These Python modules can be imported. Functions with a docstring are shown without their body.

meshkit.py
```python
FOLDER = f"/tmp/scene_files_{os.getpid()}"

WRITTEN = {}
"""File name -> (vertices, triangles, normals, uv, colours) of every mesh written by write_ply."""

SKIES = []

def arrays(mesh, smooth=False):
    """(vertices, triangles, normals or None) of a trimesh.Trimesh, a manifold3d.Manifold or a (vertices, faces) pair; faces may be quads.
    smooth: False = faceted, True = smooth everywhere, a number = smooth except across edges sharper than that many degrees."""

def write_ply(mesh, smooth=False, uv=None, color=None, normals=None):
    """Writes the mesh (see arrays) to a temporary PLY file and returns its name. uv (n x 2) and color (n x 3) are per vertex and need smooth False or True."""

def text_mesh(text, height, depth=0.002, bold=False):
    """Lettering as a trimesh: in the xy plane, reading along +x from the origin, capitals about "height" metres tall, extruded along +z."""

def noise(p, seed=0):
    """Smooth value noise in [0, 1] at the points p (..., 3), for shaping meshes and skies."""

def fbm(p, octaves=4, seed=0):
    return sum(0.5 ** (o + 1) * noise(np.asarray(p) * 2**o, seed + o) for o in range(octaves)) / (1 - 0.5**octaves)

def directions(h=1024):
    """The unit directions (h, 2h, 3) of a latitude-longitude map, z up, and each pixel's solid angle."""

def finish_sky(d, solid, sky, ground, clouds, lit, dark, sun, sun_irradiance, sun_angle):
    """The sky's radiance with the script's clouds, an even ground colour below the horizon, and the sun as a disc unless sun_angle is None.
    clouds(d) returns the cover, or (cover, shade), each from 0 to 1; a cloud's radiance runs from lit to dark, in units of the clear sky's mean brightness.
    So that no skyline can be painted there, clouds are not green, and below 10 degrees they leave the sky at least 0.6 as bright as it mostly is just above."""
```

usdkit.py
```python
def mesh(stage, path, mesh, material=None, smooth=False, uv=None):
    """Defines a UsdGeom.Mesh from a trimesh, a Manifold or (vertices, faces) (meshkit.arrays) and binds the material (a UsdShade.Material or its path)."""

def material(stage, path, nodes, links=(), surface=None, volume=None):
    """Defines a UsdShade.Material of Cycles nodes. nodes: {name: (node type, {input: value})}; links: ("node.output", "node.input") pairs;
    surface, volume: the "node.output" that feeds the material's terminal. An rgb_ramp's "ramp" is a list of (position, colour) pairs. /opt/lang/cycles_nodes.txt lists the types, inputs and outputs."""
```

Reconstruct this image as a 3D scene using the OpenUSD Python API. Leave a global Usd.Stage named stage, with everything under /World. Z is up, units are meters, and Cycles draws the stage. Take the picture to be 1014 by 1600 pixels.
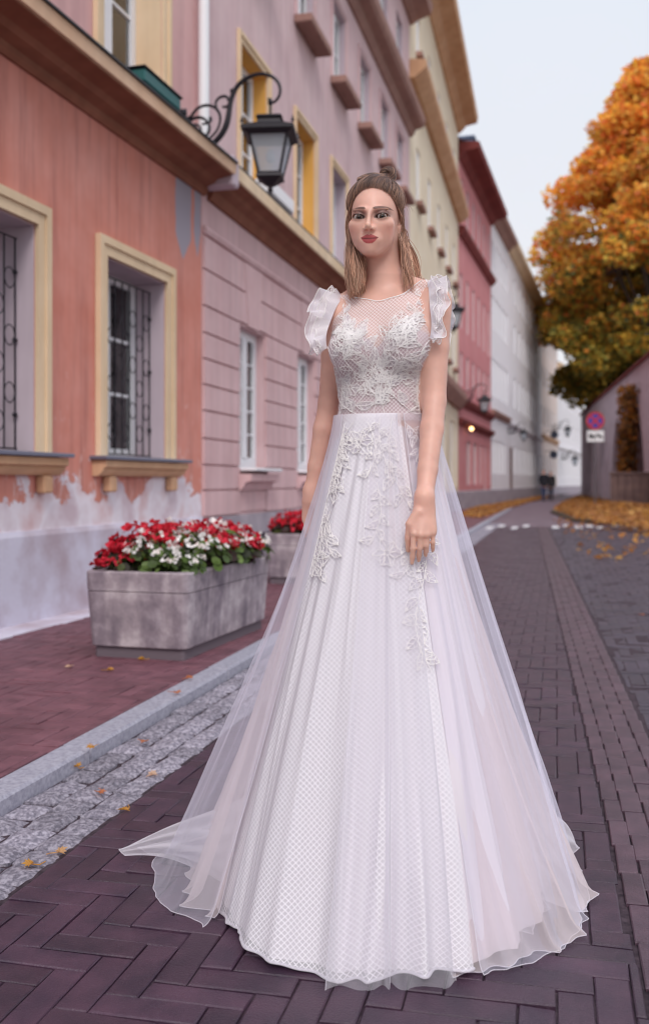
import math, random, re
import numpy as np, trimesh, usdkit, meshkit
from shapely.geometry import Polygon, box as sbox, Point
from shapely.ops import unary_union
from scipy.interpolate import PchipInterpolator, CubicSpline
from pxr import Usd, UsdGeom, UsdLux, UsdShade, Gf, Sdf, Vt

stage = Usd.Stage.CreateInMemory()
UsdGeom.SetStageUpAxis(stage, UsdGeom.Tokens.z); UsdGeom.SetStageMetersPerUnit(stage, 1.0)
UsdGeom.Xform.Define(stage, '/World'); UsdGeom.Scope.Define(stage, '/World/Looks')
rng = np.random.default_rng(7); random.seed(7)

# ---------------------------------------------------------------- camera, sky, sun, exposure
CAM_H, FOC, HOR, YAW = 1.05, 1555.6, 754.0, math.radians(13.13)
EXPOSURE = 0.24
SUN_EL, SUN_AZ = math.radians(44), math.radians(162)      # azimuth = atan2(x, y) of the direction towards the sun
SUN_I, SUN_ANGLE = 0.4, 24.0
SKY_STRENGTH = 0.09
FWD = np.array([-math.sin(YAW), math.cos(YAW)]); RGT = np.array([math.cos(YAW), math.sin(YAW)])
cam = UsdGeom.Camera.Define(stage, '/World/camera')
cam.AddTranslateOp().Set(Gf.Vec3d(0, 0, CAM_H)); cam.AddRotateZOp().Set(math.degrees(YAW)); cam.AddRotateXOp().Set(90.0)
cam.CreateFocalLengthAttr(35.0); cam.CreateHorizontalApertureAttr(22.815); cam.CreateVerticalApertureAttr(36.0)
cam.CreateVerticalApertureOffsetAttr(-(800 - HOR) / 1014 * 22.815)
cam.CreateFStopAttr(2.8); cam.CreateFocusDistanceAttr(2.5)
cam.CreateExposureAttr(EXPOSURE)
cam.CreateClippingRangeAttr(Gf.Vec2f(0.1, 2000))

dome = UsdLux.DomeLight.Define(stage, '/World/sky')
sky_m = usdkit.material(stage, '/World/Looks/sky_air', {
    'sky': ('sky_texture', {'sky_type': 'single_scattering', 'sun_disc': False, 'sun_elevation': SUN_EL, 'sun_rotation': SUN_AZ, 'aerosol_density': 2.0}),
    'tc': ('texture_coordinate', {}), 'sep': ('separate_xyz', {}),
    'up': ('map_range', {'from_min': 0.0, 'from_max': 1.0, 'to_min': 0.0, 'to_max': 1.0, 'clamp': True}),
    'grad': ('rgb_ramp', {'ramp': [(0.0, (9.2, 8.7, 8.7)), (0.18, (8.6, 8.6, 8.9)), (0.45, (7.9, 8.4, 9.2)), (1.0, (11.6, 12.0, 13.4))]}),
    'n': ('noise_texture', {'scale': 1.8, 'detail': 5.0, 'roughness': 0.5}),
    'cl': ('rgb_ramp', {'ramp': [(0.3, (0.96, 0.97, 0.99)), (0.7, (1.03, 1.02, 1.02))]}),
    'mul': ('mix_color', {'blend_type': 'multiply', 'fac': 1.0}),
    'mx': ('mix_color', {'blend_type': 'mix', 'fac': 0.9}),
    'bg': ('background_shader', {'strength': SKY_STRENGTH})},
    [('tc.generated', 'sep.vector'), ('sep.z', 'up.value'), ('up.result', 'grad.fac'), ('tc.generated', 'n.vector'), ('n.fac', 'cl.fac'),
     ('grad.color', 'mul.a'), ('cl.color', 'mul.b'), ('sky.color', 'mx.a'), ('mul.result', 'mx.b'), ('mx.result', 'bg.color')], surface='bg.background')
UsdShade.MaterialBindingAPI.Apply(dome.GetPrim()).Bind(sky_m)
dome.GetPrim().SetCustomDataByKey('kind', 'structure')
sun = UsdLux.DistantLight.Define(stage, '/World/sun')
sun.CreateIntensityAttr(SUN_I); sun.CreateAngleAttr(SUN_ANGLE); sun.CreateNormalizeAttr(True); sun.CreateColorAttr(Gf.Vec3f(1.0, 0.95, 0.9))
sd = np.array([math.sin(SUN_AZ) * math.cos(SUN_EL), math.cos(SUN_AZ) * math.cos(SUN_EL), math.sin(SUN_EL)])
zz = Gf.Vec3d(*map(float, sd)); xx = Gf.Cross(Gf.Vec3d(0, 0, 1), zz).GetNormalized(); yy = Gf.Cross(zz, xx)
sun.AddTransformOp().Set(Gf.Matrix4d(xx[0], xx[1], xx[2], 0, yy[0], yy[1], yy[2], 0, zz[0], zz[1], zz[2], 0, 0, 0, 30, 1))

# ---------------------------------------------------------------- helpers
_used = {}
def path_for(name, parent=None):
    base = (str(parent.GetPath()) if parent is not None else '/World') + '/' + name
    n = _used.get(base, -1) + 1
    _used[base] = n
    return base if n == 0 else f'{base}_{n:03d}'
def tag(prim, label=None, cat=None, group=None, kind=None):
    prim = prim.GetPrim() if hasattr(prim, 'GetPrim') else prim
    for k, v in (('label', label), ('category', cat), ('group', group), ('kind', kind)):
        if v: prim.SetCustomDataByKey(k, v)
    return prim
def thing(name, label=None, cat=None, loc=(0, 0, 0), rz=0.0, group=None, kind=None):
    x = UsdGeom.Xform.Define(stage, path_for(name))
    x.AddTranslateOp().Set(Gf.Vec3d(*map(float, loc))); x.AddRotateZOp().Set(float(rz))
    return tag(x, label, cat, group, kind)
def dup(root, loc, rz=0.0, label=None, group=None, scale=None):
    name = re.sub(r'_\d{3}$', '', root.GetName())
    was = root.GetCustomData()
    x = UsdGeom.Xform.Define(stage, path_for(name))
    p = x.GetPrim()
    p.GetReferences().AddInternalReference(root.GetPath())
    x = UsdGeom.Xformable(p); x.ClearXformOpOrder()
    p.GetAttribute('xformOp:translate').Set(Gf.Vec3d(*map(float, loc))); p.GetAttribute('xformOp:rotateZ').Set(float(rz))
    ops = ['xformOp:translate', 'xformOp:rotateZ']
    if scale is not None:
        p.CreateAttribute('xformOp:scale', Sdf.ValueTypeNames.Float3).Set(Gf.Vec3f(*([float(scale)] * 3))); ops.append('xformOp:scale')
    x.GetXformOpOrderAttr().Set(ops)
    p.SetInstanceable(True)
    tag(p, label or was.get('label'), was.get('category'), group or was.get('group'))
    return p
def obj(name, mesh, mat, parent=None, smooth=False, uv=None, label=None, kind=None, tint=None):
    m = usdkit.mesh(stage, path_for(name, parent), mesh, mat, smooth=smooth, uv=uv)
    if tint is not None:
        UsdGeom.PrimvarsAPI(m).CreatePrimvar('tint', Sdf.ValueTypeNames.Color3fArray, 'vertex').Set(Vt.Vec3fArray.FromNumpy(np.asarray(tint, np.float32)))
    return tag(m, label, None, None, kind)
def curves(name, lines, widths, mat, parent=None, kind=None, label=None):
    c = UsdGeom.BasisCurves.Define(stage, path_for(name, parent))
    c.CreateTypeAttr('linear'); c.CreateWrapAttr('nonperiodic')
    c.CreateCurveVertexCountsAttr(Vt.IntArray([len(l) for l in lines]))
    c.CreatePointsAttr(Vt.Vec3fArray.FromNumpy(np.concatenate(lines).astype(np.float32)))
    c.CreateWidthsAttr(Vt.FloatArray.FromNumpy(np.concatenate(widths).astype(np.float32))); c.SetWidthsInterpolation('vertex')
    UsdShade.MaterialBindingAPI.Apply(c.GetPrim()).Bind(mat)
    return tag(c, label, None, None, kind)

class MB:
    """Collects shapes into one mesh."""
    def __init__(s): s.v, s.f, s.n = [], [], 0
    def add(s, v, f):
        v = np.asarray(v, float); f = np.asarray(f, int)
        if f.shape[1] == 4: f = np.vstack([f[:, [0, 1, 2]], f[:, [0, 2, 3]]])
        s.v.append(v); s.f.append(f + s.n); s.n += len(v); return s
    def tm(s, m): return s.add(m.vertices, m.faces)
    def box(s, x0, x1, y0, y1, z0, z1):
        v = [(x, y, z) for x in (x0, x1) for y in (y0, y1) for z in (z0, z1)]
        return s.add(v, [[0, 1, 3, 2], [4, 6, 7, 5], [0, 4, 5, 1], [2, 3, 7, 6], [0, 2, 6, 4], [1, 5, 7, 3]])
    def cbox(s, x0, x1, y0, y1, z0, z1, c=0.01):
        import manifold3d
        return s.tm(chamfer_box(x0, x1, y0, y1, z0, z1, c))
    def tube(s, pts, r, sides=6, caps=True):
        v, f = tube(pts, r, sides, caps); return s.add(v, f)
    def mesh(s): return (np.vstack(s.v), np.vstack(s.f))
def chamfer_box(x0, x1, y0, y1, z0, z1, c):
    p = []
    for x in (x0, x1):
        for y in (y0, y1):
            for z in (z0, z1):
                sx, sy, sz = (1 if x == x0 else -1), (1 if y == y0 else -1), (1 if z == z0 else -1)
                p += [(x + sx * c, y + sy * c, z), (x + sx * c, y, z + sz * c), (x, y + sy * c, z + sz * c)]
    return trimesh.convex.convex_hull(np.array(p))
def tube(pts, r, sides=6, caps=True):
    p = np.asarray(pts, float); n = len(p)
    r = np.broadcast_to(np.asarray(r, float), (n,))
    t = np.gradient(p, axis=0); t /= np.linalg.norm(t, axis=1, keepdims=True) + 1e-12
    a = np.zeros_like(p); ref = np.array([0, 0, 1.0]) if abs(t[0, 2]) < 0.9 else np.array([1.0, 0, 0])
    for i in range(n):
        b = ref - t[i] * (ref @ t[i]); b /= np.linalg.norm(b) + 1e-12; a[i] = b; ref = b
    b = np.cross(t, a); ang = np.arange(sides) * 2 * np.pi / sides
    v = (p[:, None] + r[:, None, None] * (np.cos(ang)[None, :, None] * a[:, None] + np.sin(ang)[None, :, None] * b[:, None])).reshape(-1, 3)
    i, j = np.meshgrid(np.arange(n - 1), np.arange(sides), indexing='ij')
    q = np.stack([i * sides + j, i * sides + (j + 1) % sides, (i + 1) * sides + (j + 1) % sides, (i + 1) * sides + j], -1).reshape(-1, 4)
    f = np.vstack([q[:, [0, 1, 2]], q[:, [0, 2, 3]]])
    if caps:
        k = len(v); v = np.vstack([v, p[:1], p[-1:]])
        j = np.arange(sides); e = (n - 1) * sides
        f = np.vstack([f, np.stack([np.full(sides, k), (j + 1) % sides, j], 1), np.stack([np.full(sides, k + 1), e + j, e + (j + 1) % sides], 1)])
    return v, f
def spline(pts, n=40):
    p = np.asarray(pts, float); d = np.r_[0, np.cumsum(np.linalg.norm(np.diff(p, axis=0), axis=1))]
    return CubicSpline(d, p)(np.linspace(0, d[-1], n))
def lathe(profile, sides=16, z0=0):
    m = trimesh.creation.revolve(np.array(profile, float), sections=sides); return m
def prism(poly, y0, y1):
    """shapely polygon in (s, z) extruded along y from y0 to y1."""
    ms = []
    for g in (poly.geoms if hasattr(poly, 'geoms') else [poly]):
        if g.area < 1e-6: continue
        m = trimesh.creation.extrude_polygon(g, y1 - y0, engine='earcut')
        v = m.vertices; ms.append(trimesh.Trimesh(np.stack([v[:, 0], y0 + (y1 - y0) - v[:, 2], v[:, 1]], 1), m.faces, process=False))
    return trimesh.util.concatenate(ms)
def grid_faces(n, m, wrap=False):
    i, j = np.meshgrid(np.arange(n - 1), np.arange(m if wrap else m - 1), indexing='ij')
    k = (j + 1) % m
    return np.stack([i * m + j, i * m + k, (i + 1) * m + k, (i + 1) * m + j], -1).reshape(-1, 4)
def lin(r, g=None, b=None):
    c = np.array([r, g, b], float) / 255
    return tuple(np.where(c < 0.04045, c / 12.92, ((c + 0.055) / 1.055) ** 2.4))
def ground_at(u, v, z=0.0):
    """The ground point (x, y) at height z that the surveyed sight line meets."""
    Z = FOC * (CAM_H - z) / (v - HOR); p = Z * (FWD + (u - 507) / FOC * RGT); return p

# ---------------------------------------------------------------- materials
L = '/World/Looks/'
def plain(name, col, rough=0.6, metal=0.0, spec=0.5, **k):
    return usdkit.material(stage, L + name, {'p': ('principled_bsdf', {'base_color': col, 'roughness': rough, 'metallic': metal, 'specular_ior_level': spec, **k})}, surface='p.BSDF')
def noisy(name, c1, c2, scale=6.0, rough=0.8, bump=0.15, bscale=None, detail=6.0, lo=0.35, hi=0.65, rnd=0.0, spec=0.3, c3=None, stretch=(1, 1, 1)):
    """Two-tone weathered surface in object space with fine relief."""
    nodes = {'tc': ('texture_coordinate', {}), 'mp': ('mapping', {'scale': stretch}), 'n': ('noise_texture', {'scale': scale, 'detail': detail, 'roughness': 0.6}),
             'r': ('rgb_ramp', {'ramp': [(lo, c1), (hi, c2)] if c3 is None else [(lo, c1), ((lo + hi) / 2, c3), (hi, c2)]}),
             'f': ('noise_texture', {'scale': bscale or scale * 14, 'detail': 4.0, 'roughness': 0.7}), 'b': ('bump', {'strength': bump, 'distance': 0.01}),
             'p': ('principled_bsdf', {'roughness': rough, 'specular_ior_level': spec})}
    links = [('tc.object', 'mp.vector'), ('mp.vector', 'n.vector'), ('n.fac', 'r.fac'), ('tc.object', 'f.vector'), ('f.fac', 'b.height'), ('b.normal', 'p.normal')]
    if rnd:
        nodes |= {'o': ('object_info', {}), 'gi': ('geometry', {}), 'ad': ('math', {'math_type': 'add'}), 'fr': ('math', {'math_type': 'fraction'}),
                  'mr': ('map_range', {'to_min': 1 - rnd, 'to_max': 1 + rnd}), 'h': ('hsv', {})}
        links += [('o.random', 'ad.value1'), ('gi.random_per_island', 'ad.value2'), ('ad.value', 'fr.value1'), ('fr.value', 'mr.value'), ('mr.result', 'h.value'), ('r.color', 'h.color'), ('h.color', 'p.base_color')]
    else:
        links += [('r.color', 'p.base_color')]
    return usdkit.material(stage, L + name, nodes, links, surface='p.BSDF')

M = {}
M['brick'] = noisy('road_brick', lin(52, 36, 52), lin(74, 50, 66), 9, 0.36, 0.35, 160, rnd=0.22, spec=0.5)
M['brick_dark'] = noisy('road_brick_dark', lin(50, 42, 56), lin(66, 56, 72), 9, 0.36, 0.35, 160, rnd=0.22, spec=0.5)
M['strip_brick'] = noisy('strip_brick', lin(68, 50, 62), lin(92, 68, 80), 9, 0.4, 0.35, 160, rnd=0.12, spec=0.5)
M['walk_brick'] = noisy('walk_brick', lin(98, 62, 72), lin(122, 80, 90), 8, 0.48, 0.3, 140, rnd=0.14, spec=0.4)
M['mortar'] = noisy('mortar', lin(44, 34, 42), lin(80, 66, 74), 40, 0.9, 0.4, 300)
M['far_road'] = noisy('far_road', lin(104, 88, 100), lin(126, 108, 118), 2, 0.6, 0.2, 40)
M['granite'] = noisy('granite_sett', lin(112, 108, 120), lin(176, 170, 182), 70, 0.7, 0.8, 110, rnd=0.22, lo=0.38, hi=0.62, c3=lin(144, 138, 150))
M['kerb'] = noisy('kerb_granite', lin(142, 140, 154), lin(172, 170, 182), 60, 0.75, 0.4, 140, rnd=0.05)
M['verge'] = noisy('verge', lin(112, 98, 86), lin(96, 92, 82), 3, 0.9, 0.3, 50)
M['white_mark'] = noisy('white_mark', lin(226, 224, 228), lin(200, 198, 204), 12, 0.7, 0.1)
M['concrete'] = None
M['steel_dark'] = plain('wrought_iron', lin(34, 30, 38), 0.5, 0.3)
M['white_paint'] = plain('white_paint', lin(232, 232, 236), 0.4)
M['dark_room'] = plain('dark_room', lin(88, 80, 90), 0.9)
M['curtain'] = noisy('curtain', lin(205, 200, 200), lin(225, 220, 220), 5, 0.9, 0.0, stretch=(8, 8, 0.3))
M['tin'] = plain('sill_tin', lin(120, 122, 140), 0.45, 0.5)
M['roof_tile'] = noisy('roof_tile', lin(112, 62, 56), lin(92, 52, 50), 3, 0.8, 0.2)
M['slate'] = noisy('roof_slate', lin(116, 130, 154), lin(92, 104, 128), 2, 0.7, 0.2)
M['teal'] = plain('teal_paint', lin(30, 92, 92), 0.5)
M['glass'] = usdkit.material(stage, L + 'window_glass', {'t': ('transparent_bsdf', {'color': (0.9, 0.92, 0.95)}), 'g': ('glossy_bsdf', {'color': (0.9, 0.9, 0.9), 'roughness': 0.03}), 'f': ('fresnel', {'IOR': 2.3}), 'm': ('mix_closure', {})},
    [('f.fac', 'm.fac'), ('t.BSDF', 'm.closure1'), ('g.BSDF', 'm.closure2')], surface='m.closure')
M['frost'] = usdkit.material(stage, L + 'lantern_glass', {'t': ('transparent_bsdf', {'color': (0.9, 0.92, 0.95)}), 'd': ('translucent_bsdf', {'color': lin(222, 230, 238)}), 'd2': ('diffuse_bsdf', {'color': lin(222, 230, 238)}),
    'a': ('mix_closure', {'fac': 0.45}), 'm': ('mix_closure', {'fac': 0.62})},
    [('d.BSDF', 'a.closure1'), ('d2.BSDF', 'a.closure2'), ('t.BSDF', 'm.closure1'), ('a.closure', 'm.closure2')], surface='m.closure')
def stucco(name, c1, c2, streak=0.25):
    """Painted render: broad blotches, faint vertical streaks, sandy relief."""
    return usdkit.material(stage, L + name, {
        'tc': ('texture_coordinate', {}), 'n': ('noise_texture', {'scale': 1.3, 'detail': 8.0, 'roughness': 0.62}), 'r': ('rgb_ramp', {'ramp': [(0.32, c1), (0.68, c2)]}),
        'mp': ('mapping', {'scale': (4.0, 4.0, 0.35)}), 'n2': ('noise_texture', {'scale': 1.6, 'detail': 5.0}), 'r2': ('rgb_ramp', {'ramp': [(0.35, (1 - streak,) * 3), (0.62, (1, 1, 1))]}),
        'mu': ('mix_color', {'blend_type': 'multiply', 'fac': 1.0}), 'f': ('noise_texture', {'scale': 60.0, 'detail': 5.0, 'roughness': 0.7}), 'b': ('bump', {'strength': 0.25, 'distance': 0.01}),
        'p': ('principled_bsdf', {'roughness': 0.9, 'specular_ior_level': 0.2})},
        [('tc.object', 'n.vector'), ('n.fac', 'r.fac'), ('tc.object', 'mp.vector'), ('mp.vector', 'n2.vector'), ('n2.fac', 'r2.fac'), ('r.color', 'mu.a'), ('r2.color', 'mu.b'), ('mu.result', 'p.base_color'),
         ('tc.object', 'f.vector'), ('f.fac', 'b.height'), ('b.normal', 'p.normal')], surface='p.BSDF')
M['pink'] = stucco('pink_stucco', lin(208, 178, 182), lin(222, 196, 198), 0.1)
M['pink_warm'] = stucco('pink_warm_stucco', lin(206, 160, 160), lin(220, 180, 178), 0.12)
M['pink_base'] = stucco('pink_base_stucco', lin(208, 172, 174), lin(222, 190, 192), 0.12)
M['cream_trim'] = stucco('cream_trim', lin(220, 192, 158), lin(232, 208, 178), 0.12)
M['ochre_trim'] = stucco('ochre_trim', lin(196, 152, 118), lin(212, 172, 140), 0.12)
M['cream'] = stucco('cream_stucco', lin(228, 212, 186), lin(238, 226, 204), 0.08)
M['red'] = stucco('red_stucco', lin(206, 134, 138), lin(214, 148, 150), 0.12)
M['red_dark'] = stucco('red_dark_trim', lin(120, 62, 62), lin(140, 74, 72), 0.1)
M['brown_trim'] = stucco('brown_trim', lin(150, 116, 108), lin(168, 132, 122), 0.1)
M['white_wall'] = stucco('white_stucco', lin(236, 233, 238), lin(243, 240, 244), 0.06)
M['peach'] = stucco('peach_stucco', lin(234, 214, 206), lin(240, 224, 216), 0.06)
M['mauve_wall'] = stucco('mauve_wall', lin(200, 184, 192), lin(218, 202, 210), 0.2)
M['plinth'] = noisy('plinth_stone', lin(150, 142, 152), lin(180, 170, 178), 2.5, 0.9, 0.3, 60)
M['plinth_pale'] = noisy('plinth_pale', lin(178, 162, 172), lin(208, 204, 220), 1.6, 0.9, 0.35, 50, lo=0.38, hi=0.6)
M['reveal_ochre'] = stucco('reveal_ochre', lin(222, 166, 84), lin(232, 178, 100), 0.1)
M['lilac_reveal'] = stucco('lilac_reveal', lin(196, 180, 190), lin(206, 190, 200), 0.1)
# orange paint that has come away low down, grey plaster patch by the corner
M['orange'] = usdkit.material(stage, L + 'orange_stucco', {
    'tc': ('texture_coordinate', {}), 'n': ('noise_texture', {'scale': 1.5, 'detail': 8.0, 'roughness': 0.62}),
    'r': ('rgb_ramp', {'ramp': [(0.3, lin(200, 126, 110)), (0.7, lin(214, 150, 138))]}),
    'sx': ('separate_xyz', {}), 'e': ('noise_texture', {'scale': 1.7, 'detail': 7.0, 'roughness': 0.62}),
    'em': ('math', {'math_type': 'multiply_add', 'value2': 2.0, 'value3': -1.0}), 'zs': ('math', {'math_type': 'add'}),
    'pk': ('map_range', {'from_min': 1.02, 'from_max': 1.06, 'to_min': 1.0, 'to_max': 0.0, 'clamp': True}),
    'pn': ('noise_texture', {'scale': 2.2, 'detail': 6.0}), 'pr': ('rgb_ramp', {'ramp': [(0.35, lin(206, 186, 194)), (0.5, lin(232, 224, 232)), (0.65, lin(212, 180, 182))]}),
    'mx': ('mix_color', {}),
    # scuffed pale flecks fading upwards
    'sc': ('mapping', {'scale': (6.0, 6.0, 2.2)}), 'sn': ('noise_texture', {'scale': 1.6, 'detail': 8.0, 'roughness': 0.7}),
    'zf': ('map_range', {'from_min': 0.9, 'from_max': 2.6, 'to_min': 0.14, 'to_max': 0.0, 'clamp': True}), 'sa': ('math', {'math_type': 'add'}),
    'st': ('map_range', {'from_min': 0.66, 'from_max': 0.74, 'clamp': True}), 'sm': ('math', {'math_type': 'multiply', 'value2': 0.6}), 'mx0': ('mix_color', {'b': lin(226, 196, 190)}), 'dm': ('mapping', {'scale': (5.0, 5.0, 0.4)}), 'dn': ('noise_texture', {'scale': 1.4, 'detail': 6.0, 'roughness': 0.65}), 'dr': ('rgb_ramp', {'ramp': [(0.34, (0.78, 0.76, 0.78)), (0.5, (1, 1, 1)), (0.68, (1.08, 1.08, 1.08))]}), 'du': ('mix_color', {'blend_type': 'multiply', 'fac': 1.0}),
    # grey cement tongues at s = 8.25 and s = 8.62 under the cornice
    'g1x': ('math', {'math_type': 'subtract', 'value2': 8.28}), 'g1a': ('math', {'math_type': 'absolute'}), 'zr': ('map_range', {'from_min': 3.26, 'from_max': 3.5, 'to_min': 0.0, 'to_max': 0.19, 'clamp': True}),
    'g1d': ('math', {'math_type': 'less_than'}),
    'g2x': ('math', {'math_type': 'subtract', 'value2': 8.63}), 'g2a': ('math', {'math_type': 'absolute'}), 'zr2': ('map_range', {'from_min': 3.36, 'from_max': 3.6, 'to_min': 0.0, 'to_max': 0.09, 'clamp': True}),
    'g2d': ('math', {'math_type': 'less_than'}), 'gm': ('math', {'math_type': 'maximum'}), 'mx2': ('mix_color', {'b': lin(164, 156, 168)}),
    'wob': ('math', {'math_type': 'multiply_add', 'value2': 0.16, 'value3': -0.08}), 'w1': ('math', {'math_type': 'add'}), 'w2': ('math', {'math_type': 'add'}),
    'f': ('noise_texture', {'scale': 60.0, 'detail': 5.0, 'roughness': 0.7}), 'hh': ('math', {'math_type': 'multiply_add', 'value2': -1.2}), 'b': ('bump', {'strength': 0.3, 'distance': 0.012}),
    'p': ('principled_bsdf', {'roughness': 0.9, 'specular_ior_level': 0.2})},
    [('tc.object', 'n.vector'), ('n.fac', 'r.fac'), ('tc.object', 'sx.vector'), ('tc.object', 'e.vector'), ('e.fac', 'em.value1'), ('sx.z', 'zs.value1'), ('em.value', 'zs.value2'), ('zs.value', 'pk.value'),
     ('tc.object', 'pn.vector'), ('pn.fac', 'pr.fac'), ('tc.object', 'sc.vector'), ('sc.vector', 'sn.vector'), ('sx.z', 'zf.value'), ('sn.fac', 'sa.value1'), ('zf.result', 'sa.value2'), ('sa.value', 'st.value'), ('st.result', 'sm.value1'),
     ('tc.object', 'dm.vector'), ('dm.vector', 'dn.vector'), ('dn.fac', 'dr.fac'), ('r.color', 'du.a'), ('dr.color', 'du.b'), ('du.result', 'mx0.a'), ('sm.value', 'mx0.fac'), ('mx0.result', 'mx.a'), ('pr.color', 'mx.b'), ('pk.result', 'mx.fac'),
     ('n.fac', 'wob.value1'), ('sx.x', 'w1.value1'), ('wob.value', 'w1.value2'), ('w1.value', 'g1x.value1'), ('g1x.value', 'g1a.value1'), ('sx.z', 'zr.value'), ('g1a.value', 'g1d.value1'), ('zr.result', 'g1d.value2'),
     ('sx.x', 'w2.value1'), ('wob.value', 'w2.value2'), ('w2.value', 'g2x.value1'), ('g2x.value', 'g2a.value1'), ('sx.z', 'zr2.value'), ('g2a.value', 'g2d.value1'), ('zr2.result', 'g2d.value2'), ('g1d.value', 'gm.value1'), ('g2d.value', 'gm.value2'),
     ('mx.result', 'mx2.a'), ('gm.value', 'mx2.fac'), ('mx2.result', 'p.base_color'),
     ('tc.object', 'f.vector'), ('pk.result', 'hh.value1'), ('f.fac', 'hh.value3'), ('hh.value', 'b.height'), ('b.normal', 'p.normal')], surface='p.BSDF')
# weathered concrete of the planters: dark runs below the rim, pale lime patches
M['concrete'] = usdkit.material(stage, L + 'planter_concrete', {
    'tc': ('texture_coordinate', {}), 'n': ('noise_texture', {'scale': 7.0, 'detail': 8.0, 'roughness': 0.65}), 'r': ('rgb_ramp', {'ramp': [(0.32, lin(128, 118, 126)), (0.5, lin(158, 146, 152)), (0.68, lin(192, 182, 186))]}),
    'mp': ('mapping', {'scale': (5.5, 5.5, 0.5)}), 'n2': ('noise_texture', {'scale': 1.0, 'detail': 3.0}), 'r2': ('rgb_ramp', {'ramp': [(0.44, (0.62, 0.58, 0.64)), (0.56, (1.05, 1.03, 1.03))]}),
    'mu': ('mix_color', {'blend_type': 'multiply', 'fac': 0.7}), 'f': ('noise_texture', {'scale': 90.0, 'detail': 5.0, 'roughness': 0.75}), 'b': ('bump', {'strength': 0.45, 'distance': 0.008}),
    'p': ('principled_bsdf', {'roughness': 0.9, 'specular_ior_level': 0.25})},
    [('tc.object', 'n.vector'), ('n.fac', 'r.fac'), ('tc.object', 'mp.vector'), ('mp.vector', 'n2.vector'), ('n2.fac', 'r2.fac'), ('r.color', 'mu.a'), ('r2.color', 'mu.b'), ('mu.result', 'p.base_color'),
     ('tc.object', 'f.vector'), ('f.fac', 'b.height'), ('b.normal', 'p.normal')], surface='p.BSDF')
def leafy(name, translucent=0.35, rough=0.5):
    return usdkit.material(stage, L + name, {'a': ('attribute', {'attribute': 'tint'}), 'p': ('principled_bsdf', {'roughness': rough, 'specular_ior_level': 0.35}), 't': ('translucent_bsdf', {}), 'm': ('mix_closure', {'fac': translucent})},
        [('a.color', 'p.base_color'), ('a.color', 't.color'), ('p.BSDF', 'm.closure1'), ('t.BSDF', 'm.closure2')], surface='m.closure')
M['leaf'] = leafy('leaf_tissue', 0.45); M['petal'] = leafy('petal_tissue', 0.3, 0.6)
M['bark'] = noisy('bark', lin(62, 52, 48), lin(88, 76, 70), 10, 0.9, 0.8, 40, stretch=(1, 1, 0.2))
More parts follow.
